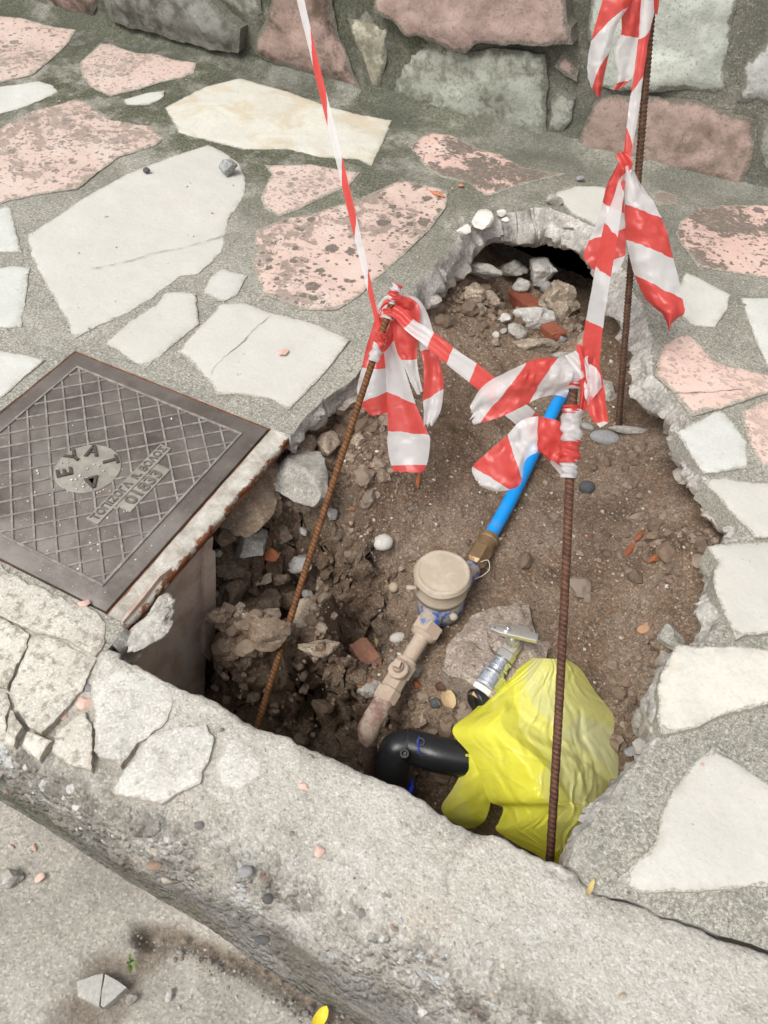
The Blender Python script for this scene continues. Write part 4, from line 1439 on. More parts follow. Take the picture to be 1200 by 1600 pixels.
# frame: an angle iron all round, the right side bare with mortar and rust
RUSTY = m_rust('flaking_rust', (.07, .03, .018), (.30, .12, .05), 60)
n = Mat('white_mortar_on_rusty_iron')
a_ = n.noise(30, 7, .7, .3)
c = n.ramp(a_, [(.3, (.27, .24, .20)), (.5, (.46, .43, .375)), (.7, (.64, .625, .58))])
rs = n.rng(n.math('ADD', n.noise(38, 6, .72), n.math('MULTIPLY', n.rng(n.pos(0), .234, .254), .30)), .66, .76)
c = n.mix(rs, c, n.mix(n.noise(80, 5, .7), (.10, .04, .025), (.34, .13, .055)))
FRAMEM = n.done(c, .9, n.bump(n.noise(90, 8, .7), .8, .004), spec=.2)
frame = empty('cover_frame', (.23, 0, -.03), 'rusty angle iron frame of the cover with white mortar stuck along it', 'frame')
def strip_mesh(x0, x1, y0, y1, top, bot, seed, amp, ny=70, nxs=7):
    ys = np.linspace(y0, y1, ny)
    prof_ = [(x0, bot)] + [(x0 + (x1 - x0) * k / nxs, top) for k in range(nxs + 1)] + [(x1, (top + bot) / 2), (x1, bot), (x0 + .01, bot)]
    V = []
    for y in ys:
        for (x, z) in prof_:
            V.append((x, y, z))
    V = np.array(V)
    V[:, 2] += amp * fbm(V, 30, 4, seed) * (V[:, 2] > bot + .001)
    ed_ = sstep(x0 + (x1 - x0) * .6, x1, V[:, 0])
    V[:, 0] += amp * 1.3 * fbm(V * [0, 1, 1], 42, 4, seed + 2) * ed_
    V[:, 2] -= .004 * ed_
    m = len(prof_)
    F = []
    for i in range(ny - 1):
        for j in range(m - 1):
            F.append((i * m + j, i * m + j + 1, (i + 1) * m + j + 1, (i + 1) * m + j))
    F.append(tuple(range(m)))
    F.append(tuple(range((ny - 1) * m, ny * m))[::-1])
    return V, F
v, f = strip_mesh(.2135, .248, -.262, .215, -.002, -.014, 11, .0035)
obj('frame_bar', v, f, FRAMEM, frame)
v, f = box((.2305, -.02, -.019), .036, .47, .004, bev=.001)
obj('angle_flange', v, f, RUSTY, frame)
v, f = box((.2125, 0, -.026), .0028, .424, .046, bev=.0006)
obj('seat_rail', v, f, RUSTY, frame)
for nm, c, sx_, sy_ in (('seat_rail', (-.2122, 0, -.014), .0028, .43), ('seat_rail', (0, .2122, -.014), .421, .0028), ('seat_rail', (0, -.2122, -.014), .421, .0028)):
    v, f = box(c, sx_, sy_, .024, bev=.0005)
    obj(nm, v, f, RUSTY, frame)
LUMPM = m_broken('mortar_stuck_on_iron', (.47, .45, .41), .3)
# mortar lump hanging on the lower end of the frame
v, f = rock_shape(12, 4, 6, .22)
v = v * [.026, .055, .009]
ang = math.radians(-12)
v = np.column_stack([v[:, 0] * math.cos(ang) - v[:, 1] * math.sin(ang), v[:, 0] * math.sin(ang) + v[:, 1] * math.cos(ang), v[:, 2]])
obj('mortar_lump', v + P(228, 985, -.016), f, LUMPM, frame, 'c')
v, f = rock_shape(13, 4, 6, .25)
obj('mortar_lump', v * [.017, .032, .014] + P(249, 952, -.022), f, LUMPM, frame, 'c')

meter_box = empty('meter_box', (0, 0, -.3), 'dirty brown meter box wall going down under the iron frame', 'box')
BOXM = m_dirty('dirty_brown_plastic', (.38, .265, .215), (.58, .48, .41), .9, .6, 18, lo=.34, hi=.6)
def plate_x(poly, X, th, seed, amp=.0016):
    """upright plate in a plane of constant X, outline given in the picture"""
    p2 = np.array([PX(x, y, X)[1:] for x, y in poly])
    v, f, e_ = slab_mesh(p2, 0, -th, seed, lambda q: np.column_stack([X + q[:, 2], q[:, 0], q[:, 1]]), step=.02, amp=amp, round_=.001, relief=.0012, tilt=0, res=.02)
    return v, f
PX0 = .242
v, f = plate_x([(120, 1060), (250, 900), (334, 838), (330, 900), (324, 1000), (320, 1090), (318, 1210), (200, 1230)], PX0, .006, 21)
obj('side_wall', v, f, BOXM, meter_box, sharp=40)
v, f = plate_x([(322, 852), (338, 862), (338, 985), (330, 1034), (321, 1020)], PX0 + .009, .012, 22)
obj('corner_rib', v, f, BOXM, meter_box, sharp=40)
yz0 = PX(322, 960, PX0)
v, f = box(yz0 + [.004, -.006, -.02], .004, .0045, .075, bev=.001)
obj('slot', v, f, m_dirty('dark_slot', (.06, .03, .02), amount=.2), meter_box)
for c, s in (((-.2, 0, -.19), (.006, .40, .30)), ((0, .2, -.19), (.39, .006, .30)), ((0, -.205, -.19), (.39, .006, .30))):
    v, f = box(c, *s, bev=.001)
    obj('side_wall', v, f, BOXM, meter_box)

# ------------------------------------------------------------------ reinforcing bars
def rebar_mesh(p0, p1, r, bend, seed, step=.0014, seg=16):
    p0, p1 = np.asarray(p0), np.asarray(p1)
    L = np.linalg.norm(p1 - p0)
    s, t, d = frame_of(p1 - p0)
    n = int(L / step)
    u = np.linspace(0, 1, n)
    cen = p0 + np.outer(u, p1 - p0) + np.outer(np.sin(u * math.pi) * bend, s)
    ang = np.arange(seg) * 2 * math.pi / seg
    A, U = np.meshgrid(ang, u * L)
    ph = (U / .0066 + np.where(np.sin(A) > 0, A, -A) / (2 * math.pi) * 1.7) % 1.0
    rib = np.exp(-((ph - .5) / .17) ** 2) * np.abs(np.sin(A)) ** .4
    lon = np.exp(-(np.abs(np.sin(A)) / .28) ** 2)
    R = r * (.86 + .26 * np.maximum(rib, lon * .6))
    w = cen[:, None, :] + R[..., None] * (np.cos(A)[..., None] * s + np.sin(A)[..., None] * t)
    V = w.reshape(-1, 3)
    V = V + fbm(V, 240, 2, seed)[:, None] * .0004
    I = np.arange(n * seg).reshape(n, seg)
    J = np.roll(I, -1, 1)
    F = [tuple(q) for q in np.stack([I[:-1], J[:-1], J[1:], I[1:]], -1).reshape(-1, 4)]
    F += [tuple(I[0][::-1]), tuple(I[-1])]
    global RIBV
    RIBV = np.maximum(rib, lon * .6).ravel()
    return V, F
RUST_A = m_rust('bright_rust', (.085, .036, .018), (.30, .135, .05), rib=True)
RUST_B = m_rust('dark_rust', (.055, .026, .02), (.22, .105, .065), rib=True)
RUST_C = m_rust('brown_rust', (.045, .028, .02), (.20, .11, .07), rib=True)
def bar(top, bot, label, mat, seed, bend=.0, r=.0068):
    t = empty('rebar_post', tuple(bot), label, 'steel bar', 'rusty bars holding the tape')
    V, F = rebar_mesh(bot, top, r, bend, seed)
    obj('bar', V, F, mat, t, attrs={'rib': RIBV})
    return t
LT, LB = D(616, 462, 1.375), D(398, 1150, 1.415)
LB = LB + (LB - LT) / np.linalg.norm(LB - LT) * .05
bar(LT, LB, 'orange rusty ribbed steel bar leaning by the manhole cover', RUST_A, 1, .003, .0056)
FT, FB = D(897, 578, 1.12), D(857, 1356, 1.225)
FB = FB + (FB - FT) / np.linalg.norm(FB - FT) * .10
bar(FT, FB, 'brown ribbed steel bar standing in front of the yellow bag', RUST_B, 2, -.003, .0058)
RBt, RBb = D(1030, -130, 1.66), P(967, 652, -.15)
RBb = RBb + (RBb - RBt) / np.linalg.norm(RBb - RBt) * .08
bar(RBt, RBb, 'dark rusty steel bar at the back edge of the hole', RUST_C, 3, .002)

# ------------------------------------------------------------------ water meter and its pipe
BEIGE = m_dirty('mud_covered_meter', (.40, .335, .26), (.46, .39, .31), .7, .8, 30)
BEIGE2 = m_dirty('mud_covered_lid', (.42, .35, .27), (.56, .485, .39), .85, .85, 26)
MUDPIPE = m_dirty('mud_covered_fitting', (.44, .34, .265), (.56, .46, .37), .75, .8, 40)
RUSTPIPE = m_dirty('muddy_iron_elbow', (.22, .125, .10), (.52, .43, .35), .8, .8, 45)
BLUEBODY = m_dirty('blue_meter_paint', (.02, .10, .38), (.42, .36, .28), .95, .5, 60, lo=.40, hi=.54)
BRASS = m_dirty('tarnished_brass', (.30, .20, .11), (.33, .24, .16), .5, .4, 60, .6)
BLUEPIPE = m_dirty('blue_water_pipe', (.005, .285, .78), (.16, .27, .42), .35, .36, 34, lo=.5, hi=.72)
MC = P(692, 893, -.105)
meter = empty('water_meter', tuple(MC + [0, 0, -.11]), 'round water meter coated in beige mud with blue paint showing below', 'water meter')
Z = (0, 0, 1)
v, f = lathe(MC + [0, 0, -.014], Z, [(0, .0455), (.003, .0476), (.0075, .0479), (.0085, .0462), (.0100, .0462), (.0135, .0445), (.0148, .0415), (.0136, .0395), (.0136, .036), (.0142, .033), (.0145, .016), (.0145, .001)], 48)
v = v + np.column_stack([0 * v[:, 0], 0 * v[:, 0], .0016 * fbm(v, 55, 4, 5)]) + .0009 * fbm(v, 45, 3, 8)[:, None]
lid = obj('lid', v, f, BEIGE2, meter)
hx_ = MC - RT * .040 - np.array([.0, .024, 0])
v, f = lathe(hx_ + [-.006, -.006, -.012], (RT[0], RT[1], 0), [(0, .004), (.016, .004)], 10)
obj('hinge', v, f, BEIGE2, lid)
v, f = lathe(MC + [0, 0, -.058], Z, [(0, .036), (.004, .0425), (.012, .0435), (.0135, .0452), (.019, .0452), (.0205, .0438), (.040, .0442), (.044, .0442)], 48)
obj('register_body', v, f, BEIGE, meter)
v, f = lathe(MC + [.004, -.002, -.115], Z, [(0, .018), (.008, .033), (.020, .040), (.040, .041), (.052, .039), (.058, .037)], 36)
v = v + fbm(v, 40, 3, 9)[:, None] * .0015
obj('flow_body', v, f, BLUEBODY, meter)
p_out = P(664, 985, -.185)
p_in = P(738, 885, -.175)
axp = p_out - p_in
v, f = tube([MC + [.0, -.015, -.080], MC * .45 + p_out * .55 + [0, 0, -.03], p_out], [.027, .021, .017], 18, 8)
v = v + fbm(v, 60, 3, 19)[:, None] * .0012
obj('outlet', v, f, BLUEBODY, meter)
v, f = tube([MC + [.012, .015, -.080], (MC + p_in) / 2 + [.006, 0, -.035], p_in + [0, 0, -.004]], [.026, .021, .017], 18, 8)
obj('inlet', v, f, BLUEBODY, meter)
v, f = lathe(MC + [.036, -.026, -.068], (.6, -.6, .3), [(0, .007), (.008, .0065), (.010, .003)], 12)
obj('seal_screw', v, f, BEIGE2, meter)
# outlet run
d = P(600, 1090, -.205) - p_out
d = d / np.linalg.norm(d)
def at_(px, py, z):
    return P(px, py, z)
run = empty('outlet_fitting', tuple(P(620, 1060, -.23)), 'mud covered union, stop valve and elbow below the meter', 'pipe fitting')
u0 = P(672, 975, -.188)
v, f = lathe(u0, d, [(0, .020), (.003, .0262), (.022, .0262), (.026, .019)], 6, .3)
un = obj('union_nut', v, f, MUDPIPE, run, smooth=False)
v, f = lathe(u0 + d * .024, d, [(0, .021), (.004, .0185), (.006, .0132), (.050, .0128), (.052, .0175), (.058, .0175)], 24)
obj('nipple', v, f, MUDPIPE, run, sharp=40)
v, f = lathe(u0 + d * .080, d, [(0, .0160), (.004, .0195), (.024, .0195), (.026, .0172), (.050, .0172), (.053, .0200), (.072, .0200), (.076, .016)], 8, .2)
v = v + fbm(v, 70, 3, 6)[:, None] * .0022
vb = obj('valve_body', v, f, MUDPIPE, run, sharp=30)
vc = u0 + d * .104 + np.array([0, 0, .012])
up_ = np.array([-.12, -.10, 1.0])
v, f = lathe(vc, up_, [(0, .016), (.010, .0165), (.012, .0145), (.012, .009), (.020, .0085)], 20)
sp2 = obj('valve_neck', v, f, MUDPIPE, run, sharp=35)
v, f = lathe(vc + np.array([-.002, -.002, .019]), up_, [(0, .0085), (.010, .0078)], 4, .9)
obj('square_spindle', v, f, MUDPIPE, sp2, smooth=False)
e0 = u0 + d * .152
v, f = tube([e0, e0 + d * .028 + [0, 0, -.004], e0 + d * .042 + [0, 0, -.016], e0 + d * .047 + [.001, 0, -.034], e0 + d * .048 + [.002, 0, -.046]], [.0165, .0172, .0178, .0168, .0160], 18, 8)
v = v + fbm(v, 60, 4, 16)[:, None] * .0042
obj('elbow', v, f, RUSTPIPE, run)
v, f = tube([e0 + d * .048 + [.002, 0, -.044], e0 + d * .050 + [.006, 0, -.09], e0 + d * .052 + [.012, 0, -.22]], .0125, 14, 6)
obj('down_pipe', v, f, m_dirty('rusted_down_pipe', (.11, .065, .05), (.25, .19, .15), .6, .8, 45), run)
# inlet: brass fitting and blue pipe
bpipe = empty('blue_pipe', tuple(P(765, 840, -.19)), 'bright blue plastic water pipe running from the meter into the earth', 'pipe')
bp0, bp1 = P(761, 846, -.175), P(871, 630, -.158)
bd = (bp1 - bp0) / np.linalg.norm(bp1 - bp0)
v, f = tube([bp0 - bd * .004, bp0 * .7 + bp1 * .3 + [.004, 0, .002], bp0 * .3 + bp1 * .7 + [.002, 0, .004], bp1, bp1 + bd * .10 + [0, 0, -.05]], .0128, 24, 10)
obj('pipe_wall', v, f, BLUEPIPE, bpipe)
bd2 = (p_in - bp0) / np.linalg.norm(p_in - bp0)
L_ = np.linalg.norm(p_in - bp0)
v, f = lathe(bp0 - bd2 * .012, bd2, [(0, .0165), (.001, .0192), (.010, .0195), (.012, .0172), (.024, .0168), (.026, .0192), (.031, .0192), (.033, .016)], 28)
obj('brass_coupling', v, f, BRASS, bpipe, sharp=35)
v, f = lathe(bp0 + bd2 * .020, bd2, [(0, .016), (.002, .0205), (L_ - .028, .0205), (L_ - .022, .015)], 6, .1)
obj('brass_nut', v, f, BRASS, bpipe, smooth=False)
w0 = p_in + np.array([.012, .004, .016])
v, f = tube([w0, w0 + [.012, .002, .010], w0 + [.020, -.010, .004], w0 + [.014, -.024, -.002], w0 + [.004, -.030, -.010]], .0008, 6, 8)
tag(obj('seal_wire', v, f, m_dirty('wire', (.6, .56, .48), amount=.2), None, tuple(w0)), 'thin pale wire loop hanging from the brass nut beside the meter', 'wire')

# ------------------------------------------------------------------ new connection: black pipe, couplings, valve with T handle
BLACK = m_dirty('black_polyethylene', (.012, .013, .016), (.08, .075, .07), .18, .32, 50, lo=.55, hi=.75, spec=.5)
CHROME = m_dirty('bright_zinc', (.66, .69, .73), (.5, .48, .45), .15, .2, 60, .9, lo=.55, hi=.75)
NICKEL = m_dirty('brushed_nickel', (.60, .58, .53), (.45, .40, .33), .2, .34, 60, .8, lo=.55, hi=.75)
WHITEPL = m_dirty('white_plastic_ring', (.72, .71, .67), (.5, .45, .38), .3, .4, 60)
CLEARP = m_dirty('bright_blue_plastic', (.01, .05, .62), amount=.1, rough=.35)
bk = empty('black_pipe', tuple(P(620, 1235, -.36)), 'black plastic pipe elbow with two terminal pins going into the yellow bag', 'pipe')
k0, k1, k2, k3, k4 = P(622, 1262, -.37), P(614, 1200, -.262), P(640, 1166, -.232), P(690, 1180, -.232), P(742, 1186, -.235)
v, f = tube([k0, k0 * .4 + k1 * .6, k1, P(620, 1172, -.236), k2], [.0255, .0255, .0262, .027, .027], 28, 10)
ek = obj('elbow', v, f, BLACK, bk)
v, f = tube([k2 + (k2 - k3) * .15, k2 * .5 + k3 * .5, k3, k4, P(775, 1165, -.232), P(782, 1125, -.22), P(764, 1090, -.205), P(742, 1096, -.198)], [.0272, .0272, .0278, .0278, .027, .026, .022, .0195], 28, 8)
obj('bend', v, f, BLACK, bk)
v, f = lathe(k0 + [0, 0, -.03], k1 - k0, [(0, .021), (.050, .0205)], 24)
obj('blue_stub', v, f, CLEARP, bk)
v, f = lathe(P(622, 1228, -.30) + [0, 0, -.012], k1 - k0, [(0, .0262), (.010, .0265), (.012, .0258)], 24)
obj('blue_collar', v, f, CLEARP, bk)
for px, py, zz in ((659, 1158, -.208), (634, 1176, -.208)):
    c = P(px, py, zz)
    v, f = lathe(c - np.array([0, 0, .012]), np.array([-.03, -.25, 1]), [(0, .0075), (.016, .0075), (.017, .0068), (.017, .0045), (.010, .0042)], 18)
    tm = obj('terminal', v, f, BLACK, ek, sharp=35)
    v, f = lathe(c - np.array([0, 0, .006]), np.array([-.03, -.25, 1]), [(0, .0022), (.008, .0022), (.009, .0015)], 10)
    obj('pin', v, f, BRASS, tm)
v, f = tube([P(655, 1150, -.205), P(653, 1166, -.203), P(655, 1178, -.207)], .0011, 8, 6)
obj('blue_clip', v, f, CLEARP, ek)
vlv = empty('stop_valve', tuple(P(790, 1030, -.19)), 'shiny zinc coupling and stop valve with a flat T handle', 'valve')
a0, a1 = P(748, 1088, -.198), P(806, 1000, -.165)
vd = (a1 - a0) / np.linalg.norm(a1 - a0)
v, f = lathe(a0 - vd * .006, vd, [(0, .0165), (.008, .0168), (.010, .015)], 6)
obj('brass_ring', v, f, BRASS, vlv, smooth=False)
v, f = lathe(a0 + vd * .006, vd, [(0, .0215), (.009, .0215), (.010, .017)], 28)
obj('white_ring', v, f, WHITEPL, vlv, sharp=35)
v, f = lathe(a0 + vd * .016, vd, [(0, .0210), (.002, .0258), (.005, .0258), (.007, .0235), (.022, .0230), (.024, .0255), (.027, .0255), (.029, .0190), (.034, .0165), (.036, .019), (.039, .019), (.041, .0165), (.047, .016), (.049, .0182), (.052, .0182), (.054, .014)], 32)
obj('zinc_coupling', v, f, CHROME, vlv, sharp=40)
v, f = lathe(a0 + vd * .070, vd, [(0, .013), (.002, .0165), (.014, .0165), (.016, .0145), (.028, .0155), (.036, .0155), (.040, .012)], 8)
obj('valve_body', v, f, NICKEL, vlv, sharp=25)
hb = a0 + vd * .096
hup = np.array([-.05, .02, 1.0])
hup /= np.linalg.norm(hup)
v, f = lathe(hb, hup, [(0, .010), (.018, .0095), (.020, .0125), (.027, .0125), (.028, .0062), (.044, .006)], 20)
obj('valve_neck', v, f, NICKEL, vlv, sharp=35)
hc = P(803, 992, hb[2] + .043)
hx1, hx2 = P(766, 984, hb[2] + .043), P(839, 1002, hb[2] + .043)
ha = hx2 - hx1
hl = np.linalg.norm(ha)
ha /= hl
hbv = np.cross(hup, ha)
ha = np.cross(hbv, hup)
A_ = np.array([ha, hbv, hup])
bm = bmesh.new()
outl = [(-hl / 2, -.0045), (-hl * .30, -.0075), (hl * .46, -.0078), (hl / 2, -.007), (hl / 2, .007), (hl * .40, .0075), (hl * .34, .0076), (hl * .28, .0150), (hl * .02, .0150), (-hl * .04, .0076), (-hl * .30, .0075), (-hl / 2, .0045)]
vs = [bm.verts.new((x, y, 0)) for x, y in outl]
fc = bm.faces.new(vs)
ex = bmesh.ops.extrude_face_region(bm, geom=[fc])
bmesh.ops.translate(bm, verts=[e for e in ex['geom'] if isinstance(e, bmesh.types.BMVert)], vec=(0, 0, .0085))
bmesh.ops.recalc_face_normals(bm, faces=bm.faces)
bmesh.ops.bevel(bm, geom=bm.edges[:], offset=.0012, segments=2, affect='EDGES', profile=.5)
bm.verts.index_update()
v = np.array([q.co[:] for q in bm.verts]) @ A_ + hc
f = [tuple(q.index for q in w.verts) for w in bm.faces]
bm.free()
hd = obj('t_handle', v, f, NICKEL, vlv, sharp=35)
v, f = lathe(hc - ha * .012 + hup * .0083, hup, [(0, .0052), (.003, .0052), (.0036, .0044), (.0036, .0028), (.0012, .0026)], 16)
obj('screw', v, f, CHROME, hd, sharp=35)
v, f = lathe(hc - ha * (hl / 2 - .006) + hup * .0084, hup, [(0, .0018), (.0004, .0018)], 12)
obj('hole', v, f, CRACK, hd)

# ------------------------------------------------------------------ barrier tape
TAPE = m_tape()
def ribbon(name, rows, parent, seed, fold=.004, across=10, sub=7, nf=2.5, ragged=0.0, curl=0.0, label=None):
    """rows: left x, y, right x, y (traced), distance from the eye left, right, stripe number left, right"""
    rr = []
    for q in rows:
        q = list(q)
        if len(q) == 6:
            q = q[:4] + [q[4], q[4], q[5], q[5]]
        elif len(q) == 7:
            q = q[:4] + [q[4], q[4], q[5], q[6]]
        rr.append(q)
    c = catmull(rr, sub)
    n = len(c)
    r = np.random.RandomState(seed)
    V, S = np.zeros((n, across + 1, 3)), np.zeros((n, across + 1))
    ph = r.uniform(0, 6.28)
    for i in range(n):
        t = i / (n - 1)
        L, R = D(c[i, 0], c[i, 1], c[i, 4]), D(c[i, 2], c[i, 3], c[i, 5])
        for j in range(across + 1):
            u = j / across
            p = L * (1 - u) + R * u
            d = p - EYE
            d /= np.linalg.norm(d)
            x_ = (u * nf / 2 + ph / 6.283 + .2 * math.sin(t * 4 + seed)) % 1.0
            w = fold * (.35 * math.sin(x_ * 6.283) + .65 * (4 * abs(x_ - .5) - 1)) + curl * (4 * u * (1 - u))
            V[i, j] = p - d * w
            S[i, j] = c[i, 6] * (1 - u) + c[i, 7] * u
    fl = V.reshape(-1, 3)
    fl += ((fbm(fl, 38, 3, seed) * .8 + (np.abs(fbm(fl, 70, 2, seed + 3)) - .2) * 1.3) * fold)[:, None] * -FW
    if ragged:
        k = max(2, int(sub * .8))
        dv = V[-1].mean(0) - V[-1 - k].mean(0)
        for j in range(across + 1):
            e_ = r.uniform(-1, 1) ** 3 * ragged
            for i in range(k):
                V[n - 1 - i, j] += dv * e_ * (1 - i / k)
        fl = V.reshape(-1, 3)
    I = np.arange(n * (across + 1)).reshape(n, across + 1)
    F = np.stack([I[:-1, :-1], I[1:, :-1], I[1:, 1:], I[:-1, 1:]], -1).reshape(-1, 4)
    return obj(name, fl, F, TAPE, parent, attrs={'stripe': S.ravel()}, label=label)

def wrap(name, p0, p1, r0, seed, v0, v1, parent, turns=3, lump=.0012, skew=.8):
    """tape wound round a bar"""
    p0, p1 = np.asarray(p0), np.asarray(p1)
    s, t, d = frame_of(p1 - p0)
    n, m = 34, 22
    V, S = [], []
    for i in range(n):
        u = i / (n - 1)
        for j in range(m + 1):
            a = 6.2832 * j / m
            rr = r0 * (1 + .10 * math.sin(u * turns * 6.28 + a)) + lump * math.sin(3 * a + 9 * u + seed)
            if i in (0, n - 1):
                rr *= .93
            V.append(p0 + (p1 - p0) * u + rr * (s * math.cos(a) + t * math.sin(a)))
            S.append(v0 + (v1 - v0) * u + skew * (a / 6.2832 - .5))
    V = np.array(V)
    V += (fbm(V, 160, 3, seed) * lump * 1.5)[:, None] * s + (fbm(V, 160, 3, seed + 4) * lump * 1.5)[:, None] * t
    I = np.arange(n * (m + 1)).reshape(n, m + 1)
    F = np.stack([I[:-1, :-1], I[1:, :-1], I[1:, 1:], I[:-1, 1:]], -1).reshape(-1, 4)
    return obj(name, V, F, TAPE, parent, attrs={'stripe': np.array(S)})

def onbar(top, bot, y):                 # point of a bar at a height in the picture
    best = min(np.linspace(-.05, 1, 800), key=lambda t: abs((800 - FPX * ((top + (bot - top) * t - EYE) @ UP) / ((top + (bot - top) * t - EYE) @ FW)) - y))
    return top + (bot - top) * best

d0 = 1.365
ta = empty('barrier_tape', tuple(onbar(LT, LB, 500)), 'red and white barrier tape bunched on the leaning bar with three ragged tails', 'barrier tape', 'pieces of red and white barrier tape')
ribbon('tail', [(600, 476, 640, 478, 1.395, .55, .55), (592, 500, 650, 500, 1.392, .75, .75), (600, 553, 618, 520, 1.388, 1.0, .93), (603, 585, 634, 581, 1.39, 1.5, 1.4), (604, 612, 650, 632, 1.395, 2.0, 2.0), (606, 671, 669, 677, 1.395, 2.97, 2.95), (605, 690, 672, 690, 1.395, 3.2, 3.1), (609, 719, 668, 722, 1.395, 3.8, 3.9), (616, 739, 660, 738, 1.39, 4.3, 4.3)], ta, 1, .003, ragged=.35)
ribbon('tail', [(592, 474, 612, 470, 1.40, 1.3, 1.3), (586, 498, 604, 490, 1.405, 2.15, 2.1), (572, 544, 606, 540, 1.41, 2.7, 2.6), (564, 580, 606, 575, 1.41, 3.05, 3.0), (558, 609, 606, 605, 1.41, 3.5, 3.45), (563, 630, 606, 612, 1.41, 4.0, 4.0), (573, 643, 606, 640, 1.41, 4.4, 4.6), (580, 650, 607, 646, 1.41, 4.9, 5.1)], ta, 2, .003, ragged=.25)
ribbon('tail', [(610, 468, 640, 464, 1.385, .5, .5), (613, 476, 655, 480, 1.377, .4, .3), (614, 517, 655, 520, 1.374, .5, .4), (620, 548, 652, 540, 1.377, .75, .8), (628, 565, 652, 570, 1.38, 1.05, 1.1), (643, 600, 656, 592, 1.382, 1.6, 1.5), (652, 617, 661, 612, 1.382, 1.9, 1.9)], ta, 3, .005, ragged=.2)
ribbon('tail', [(628, 462, 648, 462, 1.392, 1.2, 1.2), (645, 470, 660, 474, 1.39, 1.3, 1.2), (652, 517, 673, 505, 1.388, 1.6, 1.6), (656, 545, 682, 541, 1.388, 1.95, 1.98), (662, 572, 691, 580, 1.388, 2.4, 2.5), (661, 625, 693, 602, 1.39, 2.98, 2.9), (662, 640, 689, 640, 1.39, 3.2, 3.5), (662, 662, 676, 666, 1.388, 3.5, 3.9)], ta, 4, .004, ragged=.35)
ribbon('fold', [(585, 500, 600, 470, 1.372, .4, .4), (600, 478, 622, 462, 1.366, .5, .5), (618, 478, 640, 466, 1.366, .7, .7), (632, 492, 648, 478, 1.374, .9, .9)], ta, 5, .005)
ribbon('fold', [(590, 478, 594, 496, 1.40, 1.3, 1.3), (604, 462, 606, 486, 1.385, 1.5, 1.6), (630, 462, 622, 478, 1.385, 1.6, 1.7), (646, 478, 636, 486, 1.395, 1.7, 1.7)], ta, 6, .004)
wrap('wrap', onbar(LT, LB, 462) + [0, 0, .010], onbar(LT, LB, 474), .0085, 3, .6, 1.8, ta)
wrap('wrap', onbar(LT, LB, 484), onbar(LT, LB, 499), .0098, 4, .3, 1.6, ta)
wrap('wrap', onbar(LT, LB, 522), onbar(LT, LB, 536), .0095, 5, .3, .9, ta, lump=.0018)
wrap('wrap', onbar(LT, LB, 536), onbar(LT, LB, 566), .0086, 6, 1.1, 1.8, ta)
wrap('cap', onbar(LT, LB, 449) + [0, 0, .004], onbar(LT, LB, 464) + [0, 0, .006], .0075, 7, 1.1, 1.9, ta, lump=.002)

tb = empty('barrier_tape', tuple(D(592, 512, 1.36)), 'thin twisted strand of barrier tape rising from the leaning bar towards the wall', 'barrier tape', 'pieces of red and white barrier tape')
ribbon('strand', [(433, -150, 443, -150, 2.15, -2.6, -2.3), (464, 0, 475, -2, 1.93, -.9, -.55), (481, 70, 491, 68, 1.84, -.3, .25), (501, 155, 512, 153, 1.75, .5, 1.1), (516, 215, 527, 213, 1.68, 1.2, 1.7), (534, 290, 545, 288, 1.60, 2.0, 2.5), (550, 358, 561, 356, 1.53, 2.8, 3.2), (568, 430, 577, 428, 1.45, 3.7, 4.1), (581, 482, 588, 480, 1.40, 4.3, 4.6), (589, 515, 596, 512, 1.365, 4.7, 4.9)], tb, 7, .0014, across=6, nf=1)

tc = empty('barrier_tape', tuple(D(760, 605, 1.25)), 'taut strand of folded barrier tape between the leaning bar and the front bar', 'barrier tape', 'pieces of red and white barrier tape')
ribbon('strand', [(606, 490, 618, 476, 1.36, .1, .1), (620, 500, 632, 484, 1.355, .5, .6), (634, 516, 648, 500, 1.345, 1.1, 1.05), (664, 540, 680, 520, 1.33, 1.9, 2.05), (694, 566, 711, 545, 1.31, 2.9, 3.1), (730, 595, 748, 570, 1.28, 3.9, 4.1), (762, 622, 784, 600, 1.25, 4.8, 5.0), (790, 650, 815, 625, 1.23, 5.5, 5.6), (818, 674, 844, 650, 1.20, 6.0, 6.15), (850, 712, 876, 668, 1.17, 6.8, 6.9), (876, 742, 896, 700, 1.145, 7.4, 7.6)], tc, 8, .003, nf=3)

td = empty('barrier_tape', tuple(onbar(FT, FB, 600)), 'wide strand of barrier tape rising from the front bar to the back bar knot', 'barrier tape', 'pieces of red and white barrier tape')
ribbon('strand', [(900, 590, 925, 600, 1.125, -.3, -.1), (908, 558, 936, 566, 1.15, .25, .1), (912, 520, 942, 512, 1.2, .75, 1.0), (922, 465, 950, 458, 1.28, 1.45, 1.6), (933, 405, 961, 395, 1.37, 2.15, 2.6), (944, 350, 970, 338, 1.46, 2.95, 3.5), (958, 310, 975, 300, 1.53, 3.5, 4.0), (968, 278, 978, 274, 1.60, 4.0, 4.4)], td, 9, .003, nf=1.5)

